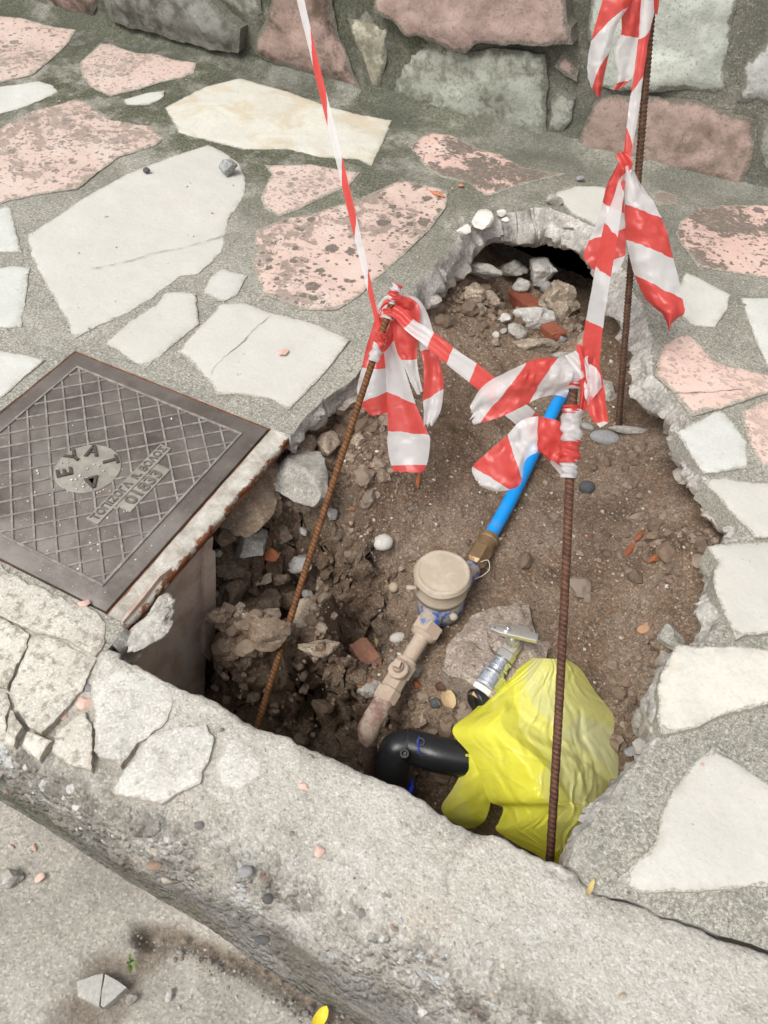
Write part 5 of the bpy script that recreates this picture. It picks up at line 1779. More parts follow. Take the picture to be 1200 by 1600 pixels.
te = empty('barrier_tape', tuple(onbar(FT, FB, 680)), 'barrier tape wound round the top of the front bar with two torn flags', 'barrier tape', 'pieces of red and white barrier tape')
ribbon('flag', [(900, 568, 884, 622, 1.118, 1.0, 1.0), (885, 561, 872, 618, 1.113, 1.6, 1.2), (866, 560, 858, 618, 1.105, 2.1, 1.5), (840, 560, 838, 624, 1.10, 2.5, 1.85), (820, 568, 815, 636, 1.10, 3.05, 2.15), (791, 581, 790, 648, 1.105, 3.4, 2.5), (755, 603, 762, 658, 1.115, 3.7, 2.8), (734, 632, 740, 664, 1.12, 3.9, 3.15)], te, 10, .009, across=16, nf=2.2, ragged=.35, curl=.012)
ribbon('flag', [(896, 668, 886, 735, 1.135, .2, .2), (876, 660, 866, 722, 1.125, .5, .45), (845, 651, 845, 707, 1.115, .95, .85), (815, 657, 822, 718, 1.11, 1.45, 1.5), (790, 682, 815, 748, 1.11, 2.05, 2.0), (760, 708, 806, 762, 1.115, 2.6, 2.8), (738, 730, 775, 768, 1.12, 3.0, 3.3), (742, 748, 752, 760, 1.125, 3.4, 3.6)], te, 11, .007, across=14, nf=1.6, ragged=.25, curl=.008)
ribbon('flag', [(930, 556, 915, 610, 1.112, .2, .2), (942, 590, 916, 630, 1.108, .4, .4), (946, 628, 922, 650, 1.106, .6, .55), (951, 660, 938, 668, 1.106, .95, 1.3)], te, 12, .005, nf=2)
ribbon('fold', [(922, 568, 912, 600, 1.105, 1.2, 1.2), (934, 580, 914, 618, 1.100, 1.4, 1.4), (940, 605, 918, 634, 1.103, 1.7, 1.8)], te, 13, .006)
ribbon('fold', [(898, 536, 926, 545, 1.118, .3, .3), (904, 556, 918, 560, 1.105, .5, 1.2), (908, 580, 922, 580, 1.102, .5, 1.5), (908, 620, 918, 612, 1.106, .4, .8)], te, 14, .005)
ribbon('fold', [(882, 556, 900, 548, 1.115, 1.2, 1.2), (896, 580, 912, 566, 1.106, 1.6, 1.6), (906, 604, 920, 594, 1.105, 2.2, 2.1), (905, 640, 916, 640, 1.11, 2.6, 2.5)], te, 15, .005)
wrap('cap', onbar(FT, FB, 576) + [0, 0, .006], onbar(FT, FB, 598), .0105, 21, 1.2, 1.9, te, lump=.0012)
wrap('wrap', onbar(FT, FB, 597), onbar(FT, FB, 604), .0108, 22, .3, .7, te, skew=.2)
wrap('wrap', onbar(FT, FB, 602), onbar(FT, FB, 608), .0106, 23, 1.3, 1.6, te, skew=.2)
wrap('wrap', onbar(FT, FB, 634), onbar(FT, FB, 646), .0115, 24, .2, .7, te, skew=.3)
wrap('wrap', onbar(FT, FB, 640), onbar(FT, FB, 690), .0122, 25, 1.15, 1.85, te, lump=.0016, skew=.25)
wrap('wrap', onbar(FT, FB, 686), onbar(FT, FB, 722), .0115, 26, .15, .9, te, lump=.0014, skew=.4)
wrap('wrap', onbar(FT, FB, 718), onbar(FT, FB, 747), .0098, 27, 1.2, 1.8, te, lump=.0012, skew=.2)

tf_ = empty('barrier_tape', tuple(D(978, 262, 1.6)), 'barrier tape knotted on the back bar with a broad striped tail hanging down', 'barrier tape', 'pieces of red and white barrier tape')
ribbon('strand', [(1018, -130, 1040, -130, 1.64, -3.4, -2.9), (1002, 0, 1026, -2, 1.625, -1.0, -.3), (998, 55, 1014, 60, 1.62, -.1, .1), (991, 110, 1006, 112, 1.615, .6, .9), (983, 165, 1000, 160, 1.61, 1.25, 1.45), (978, 205, 993, 205, 1.605, 2.1, 1.7), (974, 240, 986, 240, 1.60, 2.7, 2.2), (969, 262, 984, 260, 1.595, 2.9, 2.8)], tf_, 31, .003, nf=2)
ribbon('tail', [(972, 262, 984, 258, 1.585, 1.2, 1.2), (976, 285, 1002, 288, 1.58, 1.35, 1.3), (975, 318, 1022, 318, 1.575, 1.98, 1.75), (977, 345, 1036, 348, 1.572, 2.4, 2.1), (979, 376, 1048, 385, 1.57, 3.05, 2.7), (987, 415, 1058, 425, 1.57, 3.7, 3.35), (996, 440, 1065, 466, 1.57, 4.2, 3.98), (1012, 470, 1068, 490, 1.57, 4.6, 4.4), (1034, 490, 1060, 496, 1.57, 4.85, 4.7), (1043, 506, 1050, 506, 1.57, 4.95, 4.95), (1044, 517, 1046, 517, 1.57, 5, 5)], tf_, 32, .006, across=14, nf=1.4, curl=.014)
ribbon('tail', [(966, 255, 978, 258, 1.605, .4, .4), (950, 285, 974, 285, 1.605, .5, .5), (944, 305, 975, 320, 1.605, .8, .8), (934, 342, 976, 340, 1.605, 1.5, 1.2), (920, 376, 978, 352, 1.605, 2.0, 1.9), (912, 398, 978, 385, 1.605, 2.5, 2.6), (918, 412, 976, 402, 1.605, 2.75, 3.05), (930, 424, 966, 425, 1.605, 2.9, 3.5)], tf_, 33, .006, across=12, nf=2, ragged=.3)
ribbon('knot', [(962, 240, 980, 236, 1.575, .3, .3), (968, 258, 988, 252, 1.57, .5, .5), (970, 272, 986, 272, 1.573, .8, 1.3), (968, 288, 984, 284, 1.58, 1.5, 1.6)], tf_, 34, .006)
ribbon('loop', [(950, -30, 994, -40, 1.64, .3, .2), (938, 12, 984, 5, 1.635, .6, .95), (926, 55, 964, 40, 1.635, .9, 1.3), (918, 95, 952, 82, 1.64, 1.35, 1.95), (920, 125, 946, 110, 1.64, 1.6, 2.5), (930, 150, 938, 152, 1.64, 2.4, 2.9)], tf_, 35, .006, across=12, nf=1.8, ragged=.4, curl=.012)
ribbon('loop', [(976, -30, 1010, -35, 1.65, .2, .2), (972, 15, 1004, 15, 1.65, .5, .5), (970, 52, 1000, 58, 1.652, .95, .95), (958, 82, 994, 95, 1.655, 1.4, 1.4), (966, 120, 988, 120, 1.655, 1.85, 1.9), (958, 142, 972, 136, 1.655, 2.3, 2.2)], tf_, 36, .006, across=12, nf=2, ragged=.5)
ribbon('loop', [(1016, -40, 1028, -40, 1.60, .3, .3), (1020, -10, 1030, -5, 1.60, .5, .5), (1022, 20, 1027, 24, 1.61, .8, .8)], tf_, 37, .003)

# ------------------------------------------------------------------ yellow bag
BAG = m_bag()
def film(name, rows, parent, seed, across=44, sub=14, crease=.006, label=None):
    """rows: left x, y, right x, y, level at left, middle, right"""
    c = catmull(rows, sub)
    n = len(c)
    V = np.zeros((n, across + 1, 3))
    for i in range(n):
        for j in range(across + 1):
            u = j / across
            zz = c[i, 4] * (1 - u) * (1 - 2 * u) + c[i, 5] * 4 * u * (1 - u) + c[i, 6] * u * (2 * u - 1)
            V[i, j] = P(c[i, 0] * (1 - u) + c[i, 2] * u, c[i, 1] * (1 - u) + c[i, 3] * u, zz)
    v = V.reshape(-1, 3)
    r = np.random.RandomState(seed)
    gu = np.tile(np.linspace(0, 1, across + 1), n)
    Lu, Lv = np.linalg.norm(V[n // 2, -1] - V[n // 2, 0]), np.linalg.norm(V[-1, across // 2] - V[0, across // 2])
    q = np.column_stack([gu * Lu, np.repeat(np.linspace(0, 1, n), across + 1) * Lv])
    q = q + .004 * np.column_stack([fbm(v, 30, 2, seed), fbm(v, 30, 2, seed + 1)])
    def planes(k, slope, off):
        a_ = np.array([q @ (r.normal(0, slope, 2)) + r.normal(0, off) for _ in range(k)])
        return a_.max(0), a_.argmax(0)
    h, layer = 0, 0                     # flat facets meeting in sharp creases; some stretches lie double
    for k in range(3):
        (p1_, i1), (p2_, i2) = planes(13, .42, .016), planes(13, .42, .016)
        h = h + .42 * (p1_ - p2_)
        layer = layer + r.uniform(0, 1, 13)[i1] + r.uniform(0, 1, 13)[i2]
    layer = np.clip((layer / 6 - .5) * 2.2 + .5, 0, 1)
    h = np.clip((h - h.mean()) * crease / .006, -.03, .03)
    nfold = 22 if across < 40 else 150
    for k in range(nfold):              # narrow folds, most of them running down from the top
        a0 = np.array([r.uniform(-.05, 1.05) * Lu, r.uniform(-.1, .9) * Lv])
        an = math.pi / 2 + (a0[0] / Lu - .5) * -1.0 + r.normal(0, .35) if r.uniform() < .4 else r.uniform(0, 3.14)
        d = np.array([math.cos(an), math.sin(an)])
        ln = r.uniform(.02, .12)
        t = np.clip((q - a0) @ d / ln, 0, 1)
        ds = np.linalg.norm(q - a0 - t[:, None] * ln * d, axis=1)
        wd = r.uniform(.0025, .0075)
        h = h + np.maximum(0, 1 - ds / wd) * r.choice([1, -1]) * wd * r.uniform(.15, .5) * np.sin(np.clip(t, .04, .96) * math.pi) ** .5
    up = -FW * .6 + np.array([0, 0, .6])
    v = v + h[:, None] * up
    I = np.arange(n * (across + 1)).reshape(n, across + 1)
    F = np.stack([I[:-1, :-1], I[1:, :-1], I[1:, 1:], I[:-1, 1:]], -1).reshape(-1, 4)
    return obj(name, v, F, BAG, parent, label=label, sharp=40, attrs={'layer': layer})
bag = empty('plastic_bag', tuple(P(840, 1200, -.27)), 'crumpled translucent yellow plastic bag laid over the black pipe in the pit', 'plastic bag')
film('sheet', [(836, 1022, 892, 1024, -.15, -.12, -.15), (815, 1040, 915, 1040, -.155, -.115, -.16), (775, 1075, 938, 1075, -.17, -.12, -.18), (742, 1108, 964, 1108, -.18, -.12, -.19), (708, 1140, 980, 1145, -.19, -.13, -.205), (736, 1180, 988, 1190, -.195, -.145, -.215), (752, 1220, 984, 1222, -.215, -.17, -.225), (764, 1252, 966, 1250, -.235, -.195, -.235),
               (784, 1262, 955, 1264, -.25, -.215, -.24), (777, 1284, 938, 1283, -.272, -.235, -.25), (772, 1297, 916, 1302, -.285, -.255, -.265), (802, 1318, 900, 1325, -.295, -.28, -.285), (838, 1338, 892, 1345, -.305, -.30, -.30), (855, 1362, 888, 1366, -.33, -.33, -.33)], bag, 3, 130, 14)
film('flap', [(728, 1178, 752, 1176, -.20, -.198, -.198), (722, 1205, 762, 1205, -.225, -.212, -.215), (708, 1232, 766, 1235, -.25, -.235, -.24), (690, 1260, 765, 1258, -.285, -.26, -.265), (700, 1280, 757, 1282, -.305, -.285, -.285), (728, 1294, 742, 1294, -.32, -.315, -.315)], bag, 12, 18, 8, .003)

# ------------------------------------------------------------------ stones, rubble and bricks in the pit
R_GREY = m_rock('grey_concrete_lump', (.41, .39, .35), .3, .35, .35)
R_WHITE = m_rock('white_mortar_lump', (.55, .535, .50), .25, .3, .3)
R_PALE = m_rock('pale_pebble', (.52, .50, .46), .12, .1, .12, 30, .2)
R_DARK = m_rock('dark_pebble', (.10, .105, .11), .25, .15, .3, 30, .25)
R_GREYP = m_rock('grey_pebble', (.30, .30, .30), .2, .15, .2, 30, .25)
R_EARTH = m_rock('earthy_lump', (.27, .20, .145), .4, .4, .4)
R_TAN = m_rock('tan_rubble', (.39, .32, .245), .4, .45, .45)
R_CONC = m_rock('coarse_concrete', (.37, .31, .26), .25, .5, .25, 60)
R_PINK = m_rock('pink_chip', (.70, .48, .40), .12, .1, .1, 30, .3)
BRICK = m_rock('red_brick', (.27, .085, .05), .25, .2, .4, 40, .4)
R_IRONST = m_rock('rusty_pipe_dirt', (.2, .16, .12), .3, .3, .5)

KEEP = []
def rock(name, label, cat, px, py, w, h, mat, seed, tall=.6, sink=.25, group=None, rounded=False, turn=0.0, z=None, rough=.1, sub=None, parent=None, lift=0.0):
    p = on_soil(px, py) if z is None else P(px, py, z)
    s = np.linalg.norm(p - EYE) / FPX
    if rounded or max(w, h) < 30:
        KEEP.append((p[0], p[1], max(w, h) * s * .5 + .012))
    sub = sub or (4 if max(w, h) > 26 else 3)
    v, f = rock_shape(seed, sub, 9, rough, rounded)
    a, b = w * s / 2, h * s / 2
    c = min(a, b) * tall * 1.2
    v = v * [a, b, c]
    an = math.radians(27.6 + turn)
    v = np.column_stack([v[:, 0] * math.cos(an) - v[:, 1] * math.sin(an), v[:, 0] * math.sin(an) + v[:, 1] * math.cos(an), v[:, 2]])
    v = v + p + np.array([0, 0, c * (1 - 2 * sink) + lift])
    o = obj(name, v, f, mat, parent, 'c', sharp=None if rounded else 30)
    return tag(o, label, cat, group)
G = 'stones and rubble in the pit'
rock('rock', 'large grey angular rock below the cover frame with a dark hole under it', 'rock', 470, 762, 96, 128, R_GREY, 11, .6, .25, G, lift=.010, turn=20)
rock('rock', 'brown earthy boulder under the middle of the frame', 'rock', 385, 800, 92, 130, R_EARTH, 12, .55, .35, G, lift=.010, turn=-25)
rock('rock', 'grey block with flat faces wedged below the brown boulder', 'rock', 396, 868, 56, 50, R_GREY, 13, .8, .05, G, lift=.010, turn=15)
rock('rock', 'brown rounded rock just under the broken edge left of the bar', 'rock', 532, 640, 66, 46, R_TAN, 14, .8, .3, G, lift=.010)
rock('rock', 'brownish upright rock beside the large grey rock', 'rock', 513, 705, 38, 56, R_TAN, 15, .7, .3, G, lift=.010)
rock('rock', 'flat earthy rock at the frame corner', 'rock', 470, 705, 62, 52, R_EARTH, 16, .6, .3, G, lift=.010)
rock('rock', 'dark earthy rock in the gap behind the orange bar', 'rock', 552, 655, 46, 44, R_EARTH, 116, .6, .3, G, lift=.010)
rock('rock', 'white flat stone half behind the orange bar', 'rock', 467, 886, 42, 46, R_WHITE, 17, .5, .3, G, lift=.010, turn=30)
rock('rock', 'small white block right of the orange bar', 'rock', 519, 811, 18, 20, R_WHITE, 18, .8, .25, G, lift=.010)
rock('rock', 'small white stone beside the lower half of the orange bar', 'rock', 481, 934, 18, 18, R_PALE, 19, .7, .25, G, lift=.010)
rock('rock', 'narrow pale stone above the white flat stone', 'rock', 475, 836, 15, 24, R_WHITE, 20, .7, .25, G, lift=.010, turn=25)
rock('rock', 'small grey lump against the box wall', 'rock', 340, 872, 18, 18, R_GREY, 21, .8, .25, G, lift=.010)
rock('rock', 'tiny grey stone below the lump by the box wall', 'rock', 338, 934, 13, 14, R_GREYP, 22, .8, .25, G, lift=.010)
rock('rock', 'crumbly brown lump below the grey block', 'rock', 360, 900, 52, 34, R_EARTH, 23, .7, .3, G, lift=.010, rough=.2)
rock('rock', 'olive brown lump left of the white flat stone', 'rock', 405, 908, 44, 34, R_TAN, 24, .6, .35, G, lift=.010)
rock('rock', 'big crumbly clod on the slope above the dark hollow', 'rock', 400, 955, 80, 70, R_EARTH, 25, .5, .4, G, lift=.010, rough=.22)
rock('rock', 'dark round clod hanging over the hollow', 'rock', 372, 1015, 60, 64, R_EARTH, 26, .7, .4, G, lift=.010, rough=.2)
rock('rock', 'grey flat rock forming the lip over the hollow', 'rock', 500, 1018, 70, 30, R_TAN, 27, .5, .45, G, lift=.010, rough=.15)
rock('pebble', 'round pale pebble alone on the bare earth', 'pebble', 598, 851, 33, 31, R_PALE, 31, .6, .2, 'pebbles in the pit', rounded=True, rough=.03)
rock('pebble', 'tan rounded pebble left of the meter', 'pebble', 615, 920, 16, 18, m_rock('tan_pebble', (.45, .38, .28), .2, .1, .2, 30, .2), 32, .8, .2, 'pebbles in the pit', rounded=True, rough=.03)
rock('pebble', 'smooth white pebble below left of the meter', 'pebble', 622, 999, 27, 18, R_PALE, 33, .7, .2, 'pebbles in the pit', rounded=True, rough=.02, turn=12)
rock('pebble', 'dark blue grey pebble right of the front bar', 'pebble', 916, 765, 25, 22, R_DARK, 34, .7, .2, 'pebbles in the pit', rounded=True, rough=.05)
rock('pebble', 'large smooth grey pebble at the foot of the back bar', 'pebble', 944, 687, 46, 26, R_GREYP, 35, .6, .25, 'pebbles in the pit', rounded=True, rough=.03, turn=-10)
rock('pebble', 'grey slim pebble between the tape knot and the large smooth pebble', 'pebble', 917, 668, 22, 12, R_GREYP, 36, .6, .25, 'pebbles in the pit', rounded=True, rough=.04, turn=-30)
rock('rock', 'long grey sliver of stone sticking out under the right edge', 'rock', 990, 678, 78, 14, R_GREY, 37, .9, .2, G, turn=-8)
rock('rock', 'grey brown lump behind the back bar', 'rock', 916, 540, 32, 34, R_TAN, 38, .8, .25, G)
rock('rock', 'pale grey stone right of the tape knot', 'rock', 950, 615, 28, 52, R_GREY, 39, .6, .3, G)
for px, py, w, h, m_, sd, lb in ((440, 700, 46, 44, R_EARTH, 151, 'earthy lump right under the corner of the iron frame'), (416, 742, 44, 50, R_EARTH, 152, 'earthy lump between the frame and the large grey rock'), (445, 838, 34, 30, R_TAN, 153, 'tan lump above the white flat stone and the tile scrap'), (350, 838, 34, 40, R_EARTH, 154, 'dark lump where the box wall meets the frame'),
                                 (505, 750, 30, 34, R_TAN, 155, 'tan lump on the right flank of the large grey rock'), (436, 905, 36, 28, R_EARTH, 156, 'brown lump under the white flat stone'), (445, 940, 40, 34, R_EARTH, 157, 'crumbly brown lump lower down the left slope'), (340, 965, 30, 44, R_EARTH, 158, 'clod against the foot of the box wall'), (362, 935, 70, 54, R_EARTH, 160, 'large clod beside the box wall halfway down'), (425, 992, 82, 60, R_EARTH, 161, 'large clod at the brink of the dark hollow'), (475, 962, 58, 46, R_TAN, 162, 'tan clod on the brink right of the orange bar'), (420, 790, 60, 60, R_EARTH, 163, 'brown clod between the boulder and the grey rock'), (495, 660, 54, 44, R_TAN, 164, 'tan block right under the rim above the grey rock'), (560, 690, 26, 22, R_TAN, 159, 'tan stone right of the orange bar below the rim')):
    rock('rock', lb, 'rock', px, py, w, h, m_, sd, .75, .3, G, rough=.16, turn=sd * 37 % 90)
# rubble in the hollow at the back
GR = 'rubble in the hollow at the back'
rock('rubble', 'long grey slab of rubble deep in the back hollow', 'rubble', 742, 437, 84, 28, R_GREY, 41, .8, .2, GR, turn=-22, lift=.012)
rock('rubble', 'rough pale lump at the top of the rubble heap', 'rubble', 796, 438, 52, 34, R_GREY, 42, .9, .2, GR, rough=.18, lift=.014)
rock('rubble', 'pale angular lump at the back right of the heap', 'rubble', 842, 443, 46, 38, R_WHITE, 43, .9, .2, GR, rough=.14, lift=.014)
rock('rubble', 'small pale lump above the brick', 'rubble', 812, 456, 28, 22, R_WHITE, 44, .9, .25, GR, lift=.012)
rock('rubble', 'small round grey stone right of the brick end', 'rubble', 851, 460, 18, 18, R_GREYP, 45, .9, .2, GR, rounded=True, rough=.05, lift=.012)
rock('rubble', 'big crumbly tan lump at the right of the heap', 'rubble', 874, 485, 70, 66, R_TAN, 46, .8, .25, GR, rough=.2)
rock('rubble', 'grey and white lump lying across the brick', 'rubble', 830, 510, 68, 32, R_WHITE, 47, .9, .2, GR, rough=.16, lift=.008)
rock('rubble', 'brown slab in front of the rubble heap', 'rubble', 838, 543, 78, 32, R_TAN, 48, .7, .25, GR, rough=.15)
rock('rubble', 'dark grey lump under the grey and white one', 'rubble', 805, 525, 34, 34, R_GREY, 49, .8, .3, GR)
rock('rubble', 'small white lump left of the brick', 'rubble', 789, 503, 20, 17, R_WHITE, 50, .9, .2, GR)
rock('rubble', 'little grey cube left of the heap', 'rubble', 787, 520, 14, 12, R_GREY, 51, .9, .25, GR)
rock('rubble', 'little cream block in the small stack left of the heap', 'rubble', 775, 527, 13, 11, R_PALE, 52, .9, .2, GR)
rock('rubble', 'pale block at the bottom of the small stack', 'rubble', 775, 540, 17, 16, R_TAN, 53, .9, .2, GR)
rock('rubble', 'crumbly grey lump on the left shoulder of the hollow', 'rubble', 735, 462, 46, 36, R_TAN, 54, .7, .3, GR, rough=.22)
rock('rubble', 'pale crumbly lump left of the long brick', 'rubble', 762, 475, 34, 34, R_TAN, 55, .7, .3, GR, rough=.2)
rock('rubble', 'little grey stone right of the brown slab', 'rubble', 876, 533, 18, 15, R_GREYP, 56, .8, .2, GR)
rock('rubble', 'grey lump in front of the brown slab behind the tape', 'rubble', 880, 560, 34, 14, R_GREY, 57, .8, .2, GR)

def brick(label, px, py, L, W, H, turn, tilt, seed, lift=0.0, group='broken red bricks'):
    p = on_soil(px, py)
    an, ti = math.radians(turn), math.radians(tilt)
    d = np.array([math.cos(an) * math.cos(ti), math.sin(an) * math.cos(ti), math.sin(ti)])
    s = np.array([-math.sin(an), math.cos(an), 0])
    A = np.array([d, s, np.cross(d, s)])
    bm = bmesh.new()
    bmesh.ops.create_cube(bm, size=1)
    bmesh.ops.subdivide_edges(bm, edges=bm.edges[:], cuts=9, use_grid_fill=True)
    v = np.array([q.co[:] for q in bm.verts]) * [L, W, H]
    bm.verts.index_update()
    f = [tuple(q.index for q in w.verts) for w in bm.faces]
    bm.free()
    e_ = np.abs(v) / (np.array([L, W, H]) / 2)
    v = v * (1 - .05 * ((np.sort(e_, 1)[:, 1] > .98))[:, None])
    v[:, 0] += (np.abs(v[:, 0]) > L * .49) * .010 * fbm(v, 60, 3, seed)
    v = v + np.column_stack([fbm(v + seed, 70, 3, seed + k) for k in range(3)]) * .0018
    o = obj('brick', v @ A + p + [0, 0, H * .3 + lift], f, BRICK, None, 'c', sharp=35)
    return tag(o, label, 'brick', group)
brick('long red broken brick sticking out of the rubble heap', 815, 484, .105, .040, .034, -60 + 27, 8, 1, .012)
brick('end of a red brick below the grey and white rubble lump', 862, 527, .05, .036, .028, -35, 5, 2, .003)
BRICK = m_rock('dusty_brown_brick', (.25, .125, .085), .25, .2, .45, 40, .4)
brick('brown red brick piece on the edge of the front hollow', 572, 1032, .062, .036, .03, -62 + 27, 18, 3, .004)
brick('thin red brick piece under the brown red one', 565, 1062, .04, .026, .016, -40, 10, 4)
BRICK = m_rock('orange_red_tile', (.33, .115, .055), .25, .2, .35, 40, .4)
for px, py, w, h, tu, sd, lb in ((985, 857, 14, 40, -38, 61, 'curved orange tile shard left of its neighbours'), (1031, 867, 12, 48, -52, 62, 'thin orange tile shard nearest the right edge of the pit'), (1003, 833, 10, 36, -42, 63, 'half buried tile shard behind the curved one'),
                                 (424, 866, 26, 26, 10, 64, 'red tile scrap beside the grey block'), (430, 836, 14, 10, 0, 65, 'tiny red tile scrap above the larger one'), (655, 742, 8, 66, -8, 66, 'thin reddish shard below the hanging tape tail'), (745, 572, 14, 14, 0, 67, 'dark red tile scrap in the earth under the tape strand')):
    rock('tile_shard', lb, 'tile shard', px, py, w, h, BRICK, sd, .7, .45, 'red tile shards in the earth', turn=tu)
rock('rock', 'orange beige chip lying flat on the earth', 'rock', 1008, 981, 32, 18, m_rock('orange_chip', (.50, .30, .18), .15, .1, .2), 71, .4, .2, G, turn=35)
rock('rock', 'dark grey rock under the right edge above the yellow bag', 'rock', 1048, 1002, 40, 58, R_GREY, 72, .6, .3, G, turn=20)
rock('rock', 'broken grey mortar lump under the stained white stone', 'rock', 1011, 1136, 46, 56, R_GREY, 73, .7, .3, G, rough=.14, z=-.10)
rock('rock', 'pale lump at the right end of the yellow bag', 'rock', 1004, 1172, 32, 34, R_PALE, 74, .7, .3, G, z=-.13)
rock('rock', 'small grey stone squeezed by the yellow bag', 'rock', 984, 1176, 18, 17, R_GREYP, 75, .8, .3, G)
rock('rock', 'grey lump tucked under the iron elbow', 'rock', 576, 1078, 46, 30, R_GREY, 76, .8, .3, G, turn=20, rough=.15)
rock('rock', 'grey stone right of the mud covered valve', 'rock', 648, 1050, 24, 28, R_GREY, 77, .7, .2, G, turn=-20)
rock('rock', 'reddish stone below the large concrete chunk', 'rock', 690, 1075, 26, 20, m_rock('maroon_stone', (.14, .075, .06), .25, .2, .3), 78, .8, .3, G)
rock('pebble', 'red pebble right of the valve', 'pebble', 652, 1070, 12, 16, BRICK, 79, .7, .25, 'pebbles in the pit')
rock('pebble', 'dark bluish pebble above the black elbow', 'pebble', 680, 1100, 17, 18, R_DARK, 80, .7, .25, 'pebbles in the pit', rounded=True)
rock('rock', 'pinkish flat chip behind the bag top', 'rock', 852, 1010, 24, 16, m_rock('pinkish_chip', (.42, .31, .26), .15, .15, .3), 81, .5, .2, G)
pl = [(690, 1042), (700, 1010), (722, 985), (738, 958), (770, 946), (808, 940), (828, 940), (834, 965), (842, 990), (858, 1010), (852, 1030), (800, 1060), (770, 1088), (756, 1082), (728, 1062), (700, 1056)]
v, f, e_ = slab_mesh(px2(pl, -.178)[::-1], -.178, -.26, 93, flat, step=.01, amp=.006, round_=.012, relief=.011, tilt=.02, res=.006)
v[:, 2] += .006 * cells(v, .03, 5) * (v[:, 2] > -.25)
tag(obj('concrete_chunk', v, f, R_CONC, None, 'c', sharp=40), 'large rough concrete chunk lying under the T handle valve', 'concrete chunk')
for px, py, w, h, tu, sd, lb in ((700, 1096, 22, 30, 20, 1, 'dry tan leaf above the black elbow'), (592, 1008, 12, 34, 12, 2, 'curled yellowish leaf beside the brown red brick')):
    p = on_soil(px, py) + [0, 0, .006]
    s = np.linalg.norm(p - EYE) / FPX
    an = math.radians(27.6 + tu)
    L, W = h * s / 2 * 1.2, w * s / 2
    V, F = [], []
    for i in range(9):
        t = i / 8 * 2 - 1
        for j in range(5):
            u = j / 4 * 2 - 1
            x, y = u * W * (1 - t * t) ** .7, t * L
            V.append((x * math.cos(an) - y * math.sin(an), x * math.sin(an) + y * math.cos(an), .35 * W * u * u + .2 * W * math.sin(3 * t)))
    for i in range(8):
        for j in range(4):
            F.append((i * 5 + j, i * 5 + j + 1, (i + 1) * 5 + j + 1, (i + 1) * 5 + j))
    tag(obj('dry_leaf', np.array(V) + p, F, m_dirty('dry_leaf_skin', (.50, .37, .20), (.4, .28, .16), .5, .6), None, tuple(p)), lb, 'leaf')

# ------------------------------------------------------------------ chips on kerb, paving and road
GC = 'pink chips on kerb and paving'
for px, py, w, h, sd, lb, z in ((131, 943, 19, 13, 1, 'pink chip beside the lower corner of the cover', .004), (131, 1100, 27, 22, 2, 'largest pink chip between the plaster flakes', -.006), (98, 1121, 12, 11, 3, 'tiny pink chip below the largest one', -.008),
                                (475, 1229, 14, 15, 4, 'pink chip on the kerb nearest the hollow', -.004), (498, 1331, 18, 16, 5, 'pink chip alone low on the kerb', -.004), (441, 552, 22, 15, 6, 'pink flake on the white stone by the tape', .0085),
                                (682, 303, 30, 9, 7, 'orange chip at the tip of the large pink stone', .006), (720, 290, 10, 8, 8, 'small orange chip below the worn pink stone', .004), (63, 1372, 15, 11, 9, 'pink chip on the road', RZ + .004), (987, 695 + 75, 0, 0, 0, '', 0)):
    if w:
        rock('stone_chip', lb, 'chip', px, py, w, h, R_PINK if sd not in (7, 8) else m_rock('orange_stone_chip', (.60, .24, .12), .2, .1, .15), 100 + sd, .32, .15, GC, z=z, turn=rnd.uniform(-40, 40))
rock('pebble', 'grey rough stone on the largest white paving stone', 'pebble', 355, 272, 31, 25, m_rock('pale_grey_stone', (.36, .365, .36), .3, .5, .1, 60), 121, .8, .12, None, z=.006)
rock('pebble', 'small dark stone at the upper edge of the largest white stone', 'pebble', 230, 270, 11, 9, R_DARK, 122, .8, .1, None, z=.006)
rock('pebble', 'small grey stone in the mortar near the back bar', 'pebble', 907, 282, 13, 8, R_GREYP, 123, .8, .1, None, z=.004)
rock('pebble', 'grey pebble set in the kerb face by the plaster flakes', 'pebble', 141, 1078, 20, 16, R_GREYP, 124, .6, .3, None, z=-.006)
rock('pebble', 'blue grey pebble embedded low in the kerb', 'pebble', 383, 1361, 24, 18, R_GREYP, 125, .6, .8, 'pebbles set in the kerb', rounded=True, z=-.012)
rock('pebble', 'dark pebble embedded in the worn kerb edge', 'pebble', 418, 1403, 16, 15, R_DARK, 126, .6, .8, 'pebbles set in the kerb', rounded=True, z=-.022)
rock('pebble', 'brown pebble embedded in the kerb edge near the flakes', 'pebble', 240, 1352, 24, 14, m_rock('brown_pebble', (.30, .22, .165), .2, .1, .2), 127, .6, .8, 'pebbles set in the kerb', rounded=True, z=-.03)
rock('pebble', 'dark pebble on the lower kerb edge beyond the others', 'pebble', 410, 1467, 22, 12, R_DARK, 128, .6, .8, 'pebbles set in the kerb', rounded=True, z=-.05)
GW = 'white stone fragments on the broken rim'
for px, py, w, h, sd, lb, z, tl in ((752, 348, 36, 46, 131, 'large white fragment standing on the broken rim', .004, .55), (726, 367, 26, 22, 132, 'small white fragment below the large one on the rim', -.012, .7), (722, 352, 20, 20, 133, 'grey fragment left of the large white one on the rim', -.002, .7),
                                    (783, 336, 16, 12, 134, 'little pale fragment right of the large white one', .0, .7), (790, 346, 14, 10, 135, 'tiny pale fragment on the rim ledge', -.004, .7), (866, 318, 26, 20, 136, 'grey fragment against the broken white stone', .0, .7)):
    rock('stone_fragment', lb, 'stone fragment', px, py, w, h, m_rock('fresh_white_stone', (.70, .68, .63), .12, .15, .15, 30, .4) if sd not in (133, 136) else R_GREY, sd, tl, .2, GW, z=z, turn=rnd.uniform(-20, 20))
